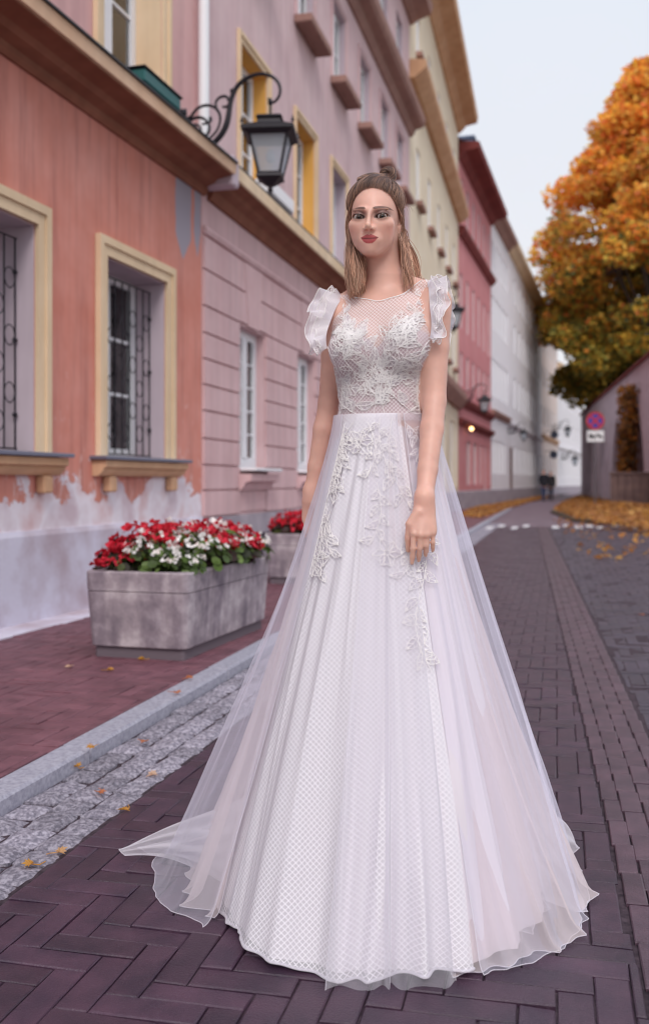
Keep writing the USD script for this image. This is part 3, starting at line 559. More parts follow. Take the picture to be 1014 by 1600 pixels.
fw_, _ = plain_house('white_building', 'farthest white house closing the street beside the arcade wall', Q3, Q4, M['white_wall'], [(1.5, 3.2), (5.0, 6.6), (8.0, 9.6)], 10, 0.95, [(4.0, 4.3, 0.2, M['white_wall'])], (0.4, M['cream_trim']), 11.6, plinth=M['plinth'], roof_mat=M['slate'], curtain=False, pane_mat=M['far_pane'])
def chimney(t, s, y, z0, z1, w, d, mat):
    c = obj('chimney', MB().cbox(s - w / 2, s + w / 2, y - d / 2, y + d / 2, z0, z1, 0.03).mesh(), mat, t)
    obj('chimney_cap', MB().cbox(s - w / 2 - 0.08, s + w / 2 + 0.08, y - d / 2 - 0.08, y + d / 2 + 0.08, z1 + 0.002, z1 + 0.14, 0.03).mesh(), M['slate'], c)
chimney(red, 8.0, 0.9, 13.6, 16.4, 1.1, 0.9, M['slate']); chimney(red, 5.4, 1.6, 13.8, 16.4, 0.8, 0.7, M['slate'])
chimney(wt1, 2.5, 0.8, 14.0, 15.6, 1.2, 0.8, M['slate']); chimney(wt2, 12.0, 1.6, 14.2, 17.2, 1.5, 0.8, M['white_wall']); chimney(wt2, 18.0, 2.6, 14.4, 16.6, 1.2, 0.7, M['slate']); chimney(fw_, 6, 2.2, 11.8, 14.4, 0.9, 0.7, M['white_wall'])

# ---------------------------------------------------------------- lanterns on scrolled brackets (x along the street, -y out from the wall)
def make_lantern(label, loc, rz):
    t = thing('wall_lantern', label, 'lantern', loc, rz, 'lanterns on scrolled wall brackets')
    def cp(pts, y=0.0):       # survey of the bracket: (x right, y down) in 1/755 m from the wall plate
        p = np.array(pts, float); return np.stack([np.full(len(p), y), -(p[:, 0] - 55) / 754 , (560 - p[:, 1]) / 777], 1)
    iron = M['steel_dark']
    obj('wall_plate', MB().cbox(-0.045, 0.045, -0.03, 0.0, -0.04, 0.36, 0.01).tm(trimesh.creation.icosphere(2, 0.05).apply_transform(np.diag([1, .6, .8, 1])).apply_translation((0, -0.03, 0.33))).mesh(), iron, t, smooth=30)
    a = spline(cp([(60, 470), (95, 535), (150, 572), (230, 580), (320, 552), (390, 480), (425, 400), (442, 300), (470, 200), (520, 130), (590, 90), (680, 75), (750, 95), (810, 145), (832, 210), (812, 275), (775, 300), (757, 270)]), 90)
    rr = np.interp(np.linspace(0, 1, 90), [0, 0.12, 0.35, 0.5, 0.75, 1], [0.014, 0.026, 0.031, 0.026, 0.018, 0.013])
    obj('arm', tube(a, rr, 8), iron, t, smooth=40)
    for pts in ([(90, 430), (120, 375), (170, 350), (220, 355), (270, 395), (282, 450), (250, 500), (190, 512), (140, 482), (128, 435), (155, 402), (195, 410), (216, 440), (205, 458)],
                [(95, 345), (130, 340), (170, 295), (250, 264), (320, 285), (365, 350), (362, 420), (320, 490), (250, 530), (180, 528), (120, 490)],
                [(436, 250), (405, 212), (370, 215), (338, 240), (340, 285)], [(440, 275), (415, 292), (385, 288)], [(150, 572), (165, 605), (150, 640)], [(285, 360), (292, 385), (262, 400), (225, 405)], [(60, 330), (70, 295), (100, 280)]):
        s = spline(cp(pts), 44)
        obj('scroll', tube(s, np.linspace(0.017, 0.011, 44), 6), iron, t, smooth=40)
    for p_ in ((465, 180), (425, 400)):
        q = cp([p_])[0]; obj('collar', trimesh.creation.icosphere(2, 0.028).apply_translation(q), iron, t, smooth=True)
    c0 = cp([(757, 0)])[0]; cy = c0[1]
    rot = trimesh.transformations.rotation_matrix(math.radians(12), (0, 0, 1), (0, cy, 0))
    def pyr(z0, w0, z1, w1):
        v = [(sx * w, cy + sy * w, z) for z, w in ((z0, w0), (z1, w1)) for sx, sy in ((-1, -1), (1, -1), (1, 1), (-1, 1))]
        m = trimesh.Trimesh(v, [[0, 2, 1], [0, 3, 2], [4, 5, 6], [4, 6, 7], [0, 1, 5], [0, 5, 4], [1, 2, 6], [1, 6, 5], [2, 3, 7], [2, 7, 6], [3, 0, 4], [3, 4, 7]], process=False)
        return m.apply_transform(rot)
    hz = lambda v: (560 - v) / 777
    b = MB()
    for z0, w0, z1, w1 in ((hz(575), 0.19, hz(548), 0.232), (hz(548), 0.25, hz(520), 0.25), (hz(520), 0.235, hz(478), 0.14), (hz(478), 0.12, hz(430), 0.10), (hz(430), 0.125, hz(412), 0.11), (hz(412), 0.09, hz(396), 0.05)): b.tm(pyr(z0, w0, z1, w1))
    cap = obj('roof', b.mesh(), iron, t)
    for sx in (-1, 1):
        for sy in (-1, 1):
            q = trimesh.transformations.transform_points([(sx * 0.24, cy + sy * 0.24, hz(505))], rot)[0]
            obj('roof_finial', trimesh.creation.cone(0.02, 0.06, sections=8).apply_translation(q), iron, cap)
    fr = MB(); zt, zb, wt_, wb_ = hz(572), hz(835), 0.178, 0.105
    for sx, sy in ((-1, -1), (1, -1), (1, 1), (-1, 1)):
        e = trimesh.transformations.transform_points([(sx * wt_, cy + sy * wt_, zt), (sx * wb_, cy + sy * wb_, zb)], rot); fr.tube(e, 0.014, 5)
    obj('frame', fr.tm(pyr(zb - 0.03, 0.115, zb, 0.12)).mesh(), iron, t)
    for k in range(4):
        a0 = k * math.pi / 2; R = trimesh.transformations.rotation_matrix(a0, (0, 0, 1), (0, cy, 0))
        v = trimesh.transformations.transform_points([(-wt_ + .01, cy - wt_, zt), (wt_ - .01, cy - wt_, zt), (wb_ - .01, cy - wb_, zb), (-wb_ + .01, cy - wb_, zb)], rot @ R)
        obj('lantern_glass', (v, [[0, 1, 2, 3]]), M['frost'], t)
    b = MB()
    for z0, w0, z1, w1 in ((hz(868), 0.125, hz(848), 0.118), (hz(905), 0.06, hz(868), 0.11), (hz(925), 0.03, hz(905), 0.055)): b.tm(pyr(z0, w0, z1, w1))
    b.tm(trimesh.creation.icosphere(2, 0.026).apply_translation((0, cy, hz(950)))).tm(trimesh.creation.cone(0.016, -0.06, sections=8).apply_translation((0, cy, hz(960))))
    obj('base', b.mesh(), iron, t)
    obj('bulb', trimesh.creation.icosphere(2, 0.045).apply_transform(np.diag([1, 1, 1.5, 1])).apply_translation((0, cy, hz(700))), plain('bulb_white', lin(200, 205, 210), 0.3), t, smooth=True)
    obj('hanger', MB().tube([(0, cy, hz(400)), (0, cy, hz(285))], 0.012, 8).tm(trimesh.creation.icosphere(1, 0.026).apply_translation((0, cy, hz(300)))).tm(trimesh.creation.box((0.1, 0.02, 0.02)).apply_translation((0, cy, hz(285)))).mesh(), iron, t, smooth=40)
    return t
def on_wall(A, B, s, z): A = np.asarray(A); d = (np.asarray(B) - A); d = d / np.linalg.norm(d); return (*(A + d * s), z)
ang = lambda A, B: math.degrees(math.atan2(B[1] - A[1], B[0] - A[0]))
lan = make_lantern('large black wrought iron wall lantern above the orange house cornice', on_wall(P0, P1, 8.22, 4.36), ang(P0, P1))
dup(lan, on_wall(P3, P4, 0.3, 4.1), ang(P3, P4), 'black lantern on a curved arm at the corner of the red house')
dup(lan, on_wall(P4, Q1, 6.8, 3.7), ang(P4, Q1), 'small distant lantern on the white wall above the brown door', scale=0.9)
dup(lan, on_wall(P2, P3, 1.3, 5.3), ang(P2, P3), 'blurred dark lantern on the cream wall just over the bride\'s shoulder')
dup(lan, on_wall(Q2, Q3, 9.0, 5.5), ang(Q2, Q3), 'distant black lantern on the peach house', scale=1.3)
dup(lan, on_wall(Q3, Q4, 3.0, 3.2), ang(Q3, Q4), 'lowest distant lantern close to the end of the arcade wall', scale=1.3)
q = on_wall(P3, P4, 1.85, 3.05)
t = thing('wall_lamp', 'small lit round lamp glowing on the red wall', 'lamp', q, ang(P3, P4))
obj('lamp_globe', trimesh.creation.icosphere(2, 0.07).apply_translation((0, -0.24, 0.1)), usdkit.material(stage, L + 'lit_globe', {'e': ('emission', {'color': (1.0, 0.56, 0.24), 'strength': 6.0})}, surface='e.emission'), t, smooth=True)
obj('lamp_bracket', MB().cbox(-0.06, 0.06, -0.03, -0.001, 0.0, 0.2, 0.01).tube([(0, -0.03, 0.02), (0, -0.16, -0.08), (0, -0.24, -0.03)], 0.015, 6).mesh(), M['steel_dark'], t)
# hanging round signs far down the street
for s, z, lab in ((2.2, 4.75, 'upper round dark sign projecting from the peach house'), (1.6, 3.2, 'lower round dark sign projecting from the peach house')):
    q = on_wall(Q2, Q3, s, z); t = thing('round_sign', lab, 'sign', q, ang(Q2, Q3))
    obj('disc', trimesh.creation.cylinder(0.3, 0.05, sections=28).apply_transform(trimesh.transformations.rotation_matrix(math.pi / 2, (0, 1, 0))).apply_translation((0, -0.75, 0)), M['slate'], t, smooth=30)
    obj('arm', tube([(0, 0, 0.25), (0, -0.8, 0.34)], 0.02, 6), M['steel_dark'], t)

# ---------------------------------------------------------------- arcade wall on the right, low wall, sign
W1 = np.array((1.79, 77.4)); W0 = np.array((4.35, 27.3)); wd = W1 - W0; WL = float(np.linalg.norm(wd))
def wall_at(u, v):
    d = wd / WL; rr_ = FWD + (u - 507) / FOC * RGT; Z, s = np.linalg.solve(np.array([rr_, -d]).T, W0); return s, CAM_H - Z * (v - HOR) / FOC
aw = thing('arcade_wall', 'tall mauve plastered wall with pointed blind arches and dark coping', 'wall', (W0[0], W0[1], 0), ang(W0, W1))
arches = []
for ul, ur, vt in ((956, 972, 645), (983, 1007, 620)):
    s1, _ = wall_at(ul, 700); s0, _ = wall_at(ur, 700); sc_, zt = wall_at((ul + ur) / 2, vt); w = s1 - s0
    arc = unary_union([sbox(s0, 0.4, s1, zt - 0.9 * w), Point(s0, zt - 0.9 * w).buffer(w, 24).intersection(Point(s1, zt - 0.9 * w).buffer(w, 24)).intersection(sbox(s0, zt - 0.9 * w, s1, zt + 2))])
    arches.append(arc)
for s_ in (0.8, 4.6):
    arches.append(unary_union([sbox(s_, .4, s_ + 1.9, 3.2), Point(s_ + .95, 3.2).buffer(.95)]))
slots = [sbox(wall_at(ub, 700)[0], 0.4, wall_at(ua, 700)[0], 4.2) for ua, ub in ((917, 925), (938, 945))]
solid = sbox(0, 0, WL, 6.1).difference(unary_union(arches + slots))
obj('wall', prism(solid, -0.9, 0.0), M['mauve_wall'], aw)
obj('arch_back', MB().box(0, WL, -1.3, -0.901, 0, 6.1).mesh(), plain('arch_painted_shade', lin(96, 82, 92), 0.9), aw)  # backing coloured darker to paint shade into the arch recesses
n_cop = 26
for i in range(n_cop):
    a, b = WL * i / n_cop + 0.01, WL * (i + 1) / n_cop - 0.01
    obj('coping_stone', MB().add([(a, 0.16, 6.102), (b, 0.16, 6.102), (b, -1.4, 6.102), (a, -1.4, 6.102), (a, 0.16, 6.2), (b, 0.16, 6.2), (b, -0.6, 6.48), (a, -0.6, 6.48), (a, -1.4, 6.2), (b, -1.4, 6.2)],
        [[0, 1, 2, 3], [0, 1, 5, 4], [4, 5, 6, 7], [7, 6, 9, 8], [3, 2, 9, 8]]).add([(a, 0.16, 6.102), (a, -1.4, 6.102), (a, -1.4, 6.2), (a, -0.6, 6.48), (a, 0.16, 6.2), (b, 0.16, 6.102), (b, -1.4, 6.102), (b, -1.4, 6.2), (b, -0.6, 6.48), (b, 0.16, 6.2)], [[0, 1, 2], [0, 2, 3], [0, 3, 4], [5, 6, 7], [5, 7, 8], [5, 8, 9]]).mesh(), M['red_dark'], aw)
for ua in (931, 948):
    s_, _ = wall_at(ua, 700); obj('buttress', MB().add([(s_ - .3, 0.25, 0), (s_ + .3, 0.25, 0), (s_ + .3, 0.003, 0), (s_ - .3, 0.003, 0), (s_ - .3, 0.25, 1.6), (s_ + .3, 0.25, 1.6), (s_ + .3, 0.003, 3.4), (s_ - .3, 0.003, 3.4)], [[0, 1, 5, 4], [4, 5, 6, 7], [1, 2, 6, 5], [3, 0, 4, 7]]).mesh(), M['mauve_wall'], aw)
lw = thing('low_wall', 'low brown panelled retaining wall before the arcade wall, among fallen leaves', 'wall', (1.95, 38.6, 0), -3)
for k in range(9):
    obj('panel', chamfer_box(0.27 * k, 0.27 * k + 0.262, 0, 0.9, -0.1, 1.34, 0.012), noisy('low_wall_stone', lin(112, 92, 92), lin(138, 114, 110), 3, 0.9, 0.4, 30, rnd=0.12) if k == 0 else stage.GetPrimAtPath(L + 'low_wall_stone') and UsdShade.Material.Get(stage, L + 'low_wall_stone'), lw)
obj('wall_cap', chamfer_box(-0.05, 2.5, -0.05, 0.95, 1.342, 1.44, 0.015), UsdShade.Material.Get(stage, L + 'low_wall_stone'), lw)
# no-stopping sign with tow plate
sgx, sgy = 34.6 * (FWD + (930 - 507) / FOC * RGT)
sg = thing('road_sign', 'round blue and red no stopping sign with white plate below, on a pole', 'road sign', (sgx, sgy, 0), math.degrees(YAW) - 4)
RX = trimesh.transformations.rotation_matrix(math.pi / 2, (1, 0, 0))
def disc(r0, r1, y0, th, n=40):
    p = Point(0, 0).buffer(r1, n)
    if r0: p = p.difference(Point(0, 0).buffer(r0, n))
    m = trimesh.creation.extrude_polygon(p, th, engine='earcut'); m.apply_transform(RX); m.apply_translation((0, y0, 3.2)); return m
blue, redm = plain('sign_blue', lin(52, 62, 160), 0.45), plain('sign_red', lin(188, 44, 58), 0.45)
obj('pole', tube([(0, 0.05, 0), (0, 0.05, 3.5)], 0.03, 10), plain('galvanised', lin(120, 116, 124), 0.5, 0.6), sg, smooth=40)
obj('sign_disc', disc(0, 0.245, 0, 0.015), blue, sg); obj('red_rim', disc(0.24, 0.31, -0.002, 0.02), redm, sg)
for a in (45, 135):
    p = sbox(-0.25, -0.036, 0.25, 0.036); m = trimesh.creation.extrude_polygon(p, 0.006, engine='earcut'); m.apply_transform(trimesh.transformations.rotation_matrix(math.radians(a), (0, 0, 1))); m.apply_transform(RX); m.apply_translation((0, -0.0155 - (a > 90) * 0.002, 3.2))
    obj('red_bar', m, redm, sg)
obj('plate', chamfer_box(-0.28, 0.30, -0.012, 0.004, 2.47, 2.86, 0.004), M['white_paint'], sg)
blk = plain('sign_black', lin(24, 24, 28), 0.5)
def picto(p, y): m = trimesh.creation.extrude_polygon(p, 0.003, engine='earcut'); m.apply_transform(RX); m.apply_translation((0, y, 2.665)); return m
tow = unary_union([Polygon([(-.22, -.05), (-.02, -.05), (-.02, .03), (-.09, .03), (-.13, .09), (-.2, .09), (-.22, .03)]), sbox(-.02, -.05, .03, -.02), Polygon([(-.03, .0), (.09, .1), (.11, .085), (.0, -.02)]), Point(-.16, -.06).buffer(.035), Point(-.04, -.06).buffer(.035),
    Polygon([(.06, .02), (.10, .06), (.17, .05), (.21, .0), (.26, -.01), (.26, -.06), (.08, -.02)]), Point(.12, -.02).buffer(.03), Point(.23, -.06).buffer(.03)])
for g in (tow.geoms if hasattr(tow, 'geoms') else [tow]): obj('tow_pictogram', picto(g, -0.0125), blk, sg)

# ---------------------------------------------------------------- foliage
def leaf_cloud(centres, size, r, normal_bias=None, fold=0.25, shape='quad'):
    """Many small pointed leaves (two folded triangles pairs each) at the given centres."""
    n = len(centres); d = r.normal(size=(n, 3)); d[:, 2] *= 0.6; d[:, 2] -= 0.25; d /= np.linalg.norm(d, axis=1, keepdims=True)
    up = r.normal(size=(n, 3)) + (np.array([0, 0, 0.9]) if normal_bias is None else normal_bias); s = np.cross(d, up); s /= np.linalg.norm(s, axis=1, keepdims=True) + 1e-9; nn = np.cross(s, d)
    sz = (size * r.uniform(0.6, 1.25, n))[:, None]
    a = centres - d * sz * .5; b = centres + d * sz * .5; m = centres - d * sz * 0.06 + nn * sz * 0.02
    l = m + s * sz * .36 + nn * sz * fold * .4; q = m - s * sz * .36 + nn * sz * fold * .4
    v = np.stack([a, l, b, q], 1).reshape(-1, 3); k = np.arange(n)[:, None] * 4
    return v, np.vstack([k + [0, 1, 2], k + [0, 2, 3]])
def tree(label, base, crown_fn, colours, n, size, seed, trunk_h, trunk_r, limbs, name='maple_tree'):
    """crown_fn(r, n) gives clump centres and radii; colours(p, r) leaf colours."""
    r = np.random.default_rng(seed)
    t = thing(name, label, 'tree', (*base, 0))
    mb = MB(); tr = spline([(0, 0, -0.1), (0.1, 0.05, trunk_h * .35), (-0.15, 0.1, trunk_h * .7), (0.05, 0, trunk_h)], 24); mb.tube(tr, np.linspace(trunk_r, trunk_r * .3, 24), 10)
    cc, cr = crown_fn(r)
    for i in r.choice(len(cc), min(limbs, len(cc)), replace=False):
        z0 = r.uniform(0.3, 0.9) * trunk_h; s = tr[int(np.clip(z0 / trunk_h * 23, 0, 23))]; e = cc[i]
        mb.tube(spline([s, s * .5 + e * .5 + (0, 0, -0.4), e], 12), np.linspace(trunk_r * .3, 0.02, 12), 5)
    obj('trunk', mb.mesh(), M['bark'], t, smooth=50)
    w = cr ** 2; k = r.choice(len(cc), n, p=w / w.sum())
    d = r.normal(size=(n, 3)); d /= np.linalg.norm(d, axis=1, keepdims=True)
    p = cc[k] + d * (cr[k] * r.uniform(0.25, 1.0, n) ** 0.6)[:, None] * (1, 1, 0.72)
    v, f = leaf_cloud(p, size, r)
    col = np.clip(colours(p, k, r), 0.005, 1)
    obj('crown', (v, f), M['leaf'], t, tint=np.repeat(col, 4, 0), kind=None)
    return t
OR = 1.22 * np.array([lin(222, 144, 62), lin(232, 168, 70), lin(206, 120, 64), lin(228, 184, 84), lin(194, 152, 70)])
GR = 1.2 * np.array([lin(146, 136, 62), lin(182, 158, 68), lin(120, 118, 58), lin(210, 170, 70), lin(98, 100, 54)])
def crown1(r):
    c, q = [], []
    while len(c) < 240:
        z = r.uniform(8.2, 27.2); tt = (z - 8.2) / 19.0
        R = float(np.interp(z, [8.2, 11, 16, 19, 23, 27.2], [4.6, 6.2, 7.2, 5.3, 3.0, 0.6]))
        a = r.uniform(0, 2 * np.pi); rr_ = R * r.uniform(0.35, 1.0) ** 0.5
        c.append((rr_ * math.cos(a) * r.uniform(.9, 1.05), rr_ * math.sin(a), z)); q.append(r.uniform(0.8, 1.8))
    return np.array(c), np.array(q)
def col1(p, k, r):
    h = np.clip((p[:, 2] - 9.5 + r.normal(0, 2.2, len(p))) / 8.0, 0, 1)[:, None]
    kk_ = np.random.default_rng(3).random(400)[k][:, None]
    a = OR[(r.random(len(p)) * 5).astype(int)]; b = GR[(r.random(len(p)) * 5).astype(int)]
    return np.where(h > r.random((len(p), 1)) * 0.9 + 0.05, a, b) * (0.75 + 0.5 * kk_) * r.uniform(0.75, 1.2, (len(p), 1))
def crown2(r):
    c, q = [], []
    while len(c) < 130:
        z = r.uniform(6.9, 17.5); tt = (z - 6.9) / 10.6; R = 5.4 * math.sin(math.pi * (0.16 + 0.72 * tt)) ** 0.8
        a = r.uniform(0, 2 * np.pi); rr_ = R * r.uniform(0.2, 1.0) ** 0.5
        c.append((rr_ * math.cos(a) + 0.5, rr_ * math.sin(a), z)); q.append(r.uniform(0.75, 1.6))
    return np.array(c), np.array(q)
def col2(p, k, r):
    kk_ = np.random.default_rng(4).random(400)[k][:, None]
    a = OR[(r.random(len(p)) * 5).astype(int)]; b = GR[(r.random(len(p)) * 5).astype(int)]
    sel = np.clip((p[:, 2:3] - 7.0) / 14.0, 0.04, 0.7)
    return np.where(kk_ * .6 + r.random((len(p), 1)) * .4 < sel, a * .85, b) * r.uniform(0.7, 1.2, (len(p), 1))
tree('tall maple with orange autumn crown, rising behind the arcade wall', (5.9, 65.5), crown1, col1, 60000, 0.42, 11, 21, 0.5, 40)
tree('shorter maple with green and yellow leaves leaning over the wall coping', (3.6, 72.5), crown2, col2, 30000, 0.42, 12, 16, 0.34, 30)
r = np.random.default_rng(31)     # creeper in the nearest arches
s0, z0 = wall_at(994, 680)
pv = np.stack([s0 + r.normal(0, 0.62, 3200), 0.12 + r.random(3200) ** 2 * 0.6, 1.0 + 4.3 * r.random(3200) ** 1.9], 1)
pv2 = np.stack([s0 - 3.0 + r.normal(0, 1.3, 1600), 0.3 + r.random(1600) * 0.6, 1.2 + 2.2 * r.random(1600) ** 1.3], 1)
vt = thing('climbing_vine', 'orange leaved creeper climbing the near arch of the mauve wall', 'vine', (W0[0], W0[1], 0), ang(W0, W1))
v, f = leaf_cloud(pv, 0.24, r, np.array([0, 1.2, 0.4]))
obj('foliage', (v, f), M['leaf'], vt, tint=np.repeat(np.clip(np.array([lin(168, 108, 52), lin(188, 128, 56), lin(112, 76, 48), lin(140, 96, 50), lin(92, 78, 52)])[r.integers(0, 5, len(pv))], 0, 1), 4, 0))
obj('stem', MB().tube(spline([(s0, 0.05, 0.1), (s0 + .2, .12, 1.8), (s0 - .3, .1, 3.4), (s0 + .1, .1, 5.0)], 20), 0.03, 6).tube(spline([(s0, 0.05, 0.1), (s0 - 1.2, .3, 1.2), (s0 - 3.8, .4, 2.2)], 16), 0.03, 6).mesh(), M['bark'], vt)

# leaf litter: what nobody could count
def litter(name, label, poly, n, z, seed, size, pile=None):
    r = np.random.default_rng(seed); x0, y0, x1, y1 = poly.bounds; pts = []
    import shapely
    while len(pts) < n:
        c = np.stack([r.uniform(x0, x1, 4000), r.uniform(y0, y1, 4000)], 1)
        pts += list(c[shapely.contains_xy(poly, c[:, 0], c[:, 1])])
    c = np.array(pts[:n]); h = (pile(c) if pile else 0) + z
    p = np.column_stack([c, h + r.random(n) * 0.05])
    d = r.normal(size=(n, 3)); d[:, 2] *= .35; d /= np.linalg.norm(d, axis=1, keepdims=True); s = np.cross(d, r.normal(size=(n, 3)) * .35 + (0, 0, 1)); s /= np.linalg.norm(s, axis=1, keepdims=True)
    sz = (size * r.uniform(.6, 1.2, n))[:, None]
    v = np.stack([p - d * sz * .5, p + s * sz * .42 + (0, 0, .02), p + d * sz * .5, p - s * sz * .42 + (0, 0, .02)], 1).reshape(-1, 3); k = np.arange(n)[:, None] * 4
    cols = np.array([lin(206, 148, 78), lin(190, 128, 70), lin(216, 166, 96), lin(156, 106, 70), lin(196, 140, 92)])[r.integers(0, 5, n)] * r.uniform(.75, 1.15, (n, 1))
    return tag(obj(name, (v, np.vstack([k + [0, 1, 2], k + [0, 2, 3]])), M['leaf'], tint=np.repeat(cols, 4, 0)), label, 'leaves', kind='stuff')
pile = lambda c: 0.28 * np.exp(-((c[:, 0] - 2.2 + (c[:, 1] - 30) * .04) / 1.5) ** 2) * np.exp(-((c[:, 1] - 33) / 9.0) ** 2)
litter('leaf_litter', 'thick golden leaf litter along the foot of the arcade wall', Polygon([(3.4, 18.0), (2.0, 20.0), (1.1, 23.4), (0.5, 27.2), (-0.1, 36), (0.25, 48), (1.4, 74), (1.9, 76), (2.6, 60), (3.8, 36), (4.3, 27), (4.2, 20.5)]), 15000, 0.065, 21, 0.16, pile)
litter('leaf_litter', 'thin golden leaves strewn on the pavement below the red and white houses', Polygon([(-2.9, 30), (-2.05, 28), (-1.8, 40), (-1.35, 54), (-0.2, 74), (-1.0, 75), (-2.4, 54), (-2.7, 46), (-3.2, 40)]), 4200, 0.048, 22, 0.15)
litter('leaf_litter', 'few leaves scattered over the road before the white crossing marks', Polygon([(0.4, 14), (2.5, 14), (2.6, 23), (-0.1, 30), (0.0, 22)]), 170, 0.004, 23, 0.13)
def maple(r, size):
    a = np.linspace(0, 2 * np.pi, 21)[:-1]; rad = np.array([1, .55, .8, .45, .95, .5, .7, .35, .45, .2, .25, .2, .45, .35, .7, .5, .95, .45, .8, .55]) * size * 0.5
    v = np.stack([np.cos(a) * rad, np.sin(a) * rad, 0.25 * size * (np.cos(a * 2 + r.uniform(0, 6)) * (rad / size) * 1.1) + size * 0.18], 1)
    v = np.vstack([[0, 0, size * 0.06], v]); v[:, 2] -= v[:, 2].min() - 0.002
    st = tube([(0, 0, size * .06), (-size * .45, 0.01, size * .05), (-size * .75, 0.0, size * .12)], 0.0016, 4)
    f = [[0, i + 1, (i + 1) % 20 + 1] for i in range(20)]
    return MB().add(v, f).add(*st).mesh()
r = np.random.default_rng(41)
LEAVES = [((171, 1049), .04, 'pale curled leaf on the red pavement before the planter'), ((108, 1044), .04, 'small ochre leaf lying left on the red pavement'), ((222, 1032), .04, 'yellow leaf touching the planter plinth'), ((70, 963), .04, 'golden leaf near the orange house plinth'),
    ((144, 1171), .048, 'rust coloured leaf draped over the kerb edge'), ((121, 1201), 0.0, 'orange leaf leaning on the kerb face'), ((225, 1162), 0.0, 'brown leaf among the granite setts near the kerb'), ((194, 1269), 0.0, 'pinkish leaf at the inner edge of the setts beside the road bricks'),
    ((48, 1355), 0.0, 'light leaf on the setts at the lower left corner'), ((295, 1062), .048, 'folded tan leaf on the far stretch of kerb'), ((156, 1242), 0.0, 'reddish leaf between setts in the middle row'), ((238, 1214), 0.0, 'narrow pale leaf lying flat on a sett'), ((93, 1336), 0.0, 'tiny brown leaf on setts near the lower left'),
    ((275, 1085), .048, 'small leaf scrap on the kerb behind the tulle'), ((962, 878), 0.0, 'large pale leaf alone on the right side of the road'), ((1003, 962), 0.0, 'faint leaf at the right border of the road'), ((430, 900), .04, 'orange leaf between the two planters'), ((200, 1115), 0.0, 'dark rusty leaf in the gutter under the kerb')]
for (u, v_), z, lab in LEAVES:
    x, y = ground_at(u, v_, z)
    c = np.array([lin(196, 122, 82), lin(214, 168, 120), lin(206, 150, 70), lin(222, 186, 158)])[r.integers(0, 4)] if 'yellow' not in lab and 'gold' not in lab else np.array(lin(216, 160, 60))
    m = maple(r, 0.052 if z < .01 else 0.06); t = thing('fallen_leaf', lab, 'leaf', (x, y, z + 0.004), r.uniform(0, 360))
    obj('blade', m, M['leaf'], t, tint=np.tile(c, (len(m[0]), 1)), smooth=False)

# ---------------------------------------------------------------- concrete planters and begonias
def rounded(x0, x1, y0, y1, rad): return sbox(x0 + rad, y0 + rad, x1 - rad, y1 - rad).buffer(rad, 5)
def make_planter(label, loc, rz):
    t = thing('planter', label, 'planter', loc, rz)
    Lx, Ly, H = 0.66, 1.42, 0.50
    def ringm(zs, ins, rad=0.045):
        """loft of a rounded rectangle: outer side then the inside wall."""
        base = np.array(rounded(0, Lx, 0, Ly, rad).exterior.coords)[:-1]; c = np.array([Lx / 2, Ly / 2]); n = len(base); V = []
        for z, i in zip(zs, ins):
            sgn = np.sign(base - c); k = np.abs(base - c); V.append(np.column_stack([c + sgn * np.maximum(k - i, 0.02), np.full(n, z)]))
        return np.vstack(V), grid_faces(len(zs), n, True)
    v, f = ringm([0.065, 0.07, 0.378, 0.382, 0.385, 0.389, 0.492, 0.50, 0.50, 0.492, 0.38], [0.035, 0.028, 0.009, 0.009, 0.020, 0.008, 0.004, 0.010, 0.062, 0.07, 0.075])
    obj('trough', (v, f), M['concrete'], t, smooth=35)
    obj('base', MB().tm(trimesh.creation.extrude_polygon(rounded(0.05, Lx - 0.05, 0.05, Ly - 0.05, 0.02), 0.075, engine='earcut')).mesh(), plain('planter_base', lin(104, 92, 100), 0.9), t)
    obj('soil', MB().box(0.08, Lx - .08, 0.08, Ly - .08, 0.3, 0.445).mesh(), noisy('soil', lin(60, 46, 40), lin(84, 66, 56), 30, 0.95, 0.6, 80) if not stage.GetPrimAtPath(L + 'soil') else UsdShade.Material.Get(stage, L + 'soil'), t)
    return t
pl1 = make_planter('large weathered concrete planter full of red and white flowers, by the kerb', (-2.665, 5.28, 0.04), -2.8)
pl2 = dup(pl1, (-2.84, 9.5, 0.04), 1.0, 'second concrete planter with green algae, half hidden behind the tulle skirt')
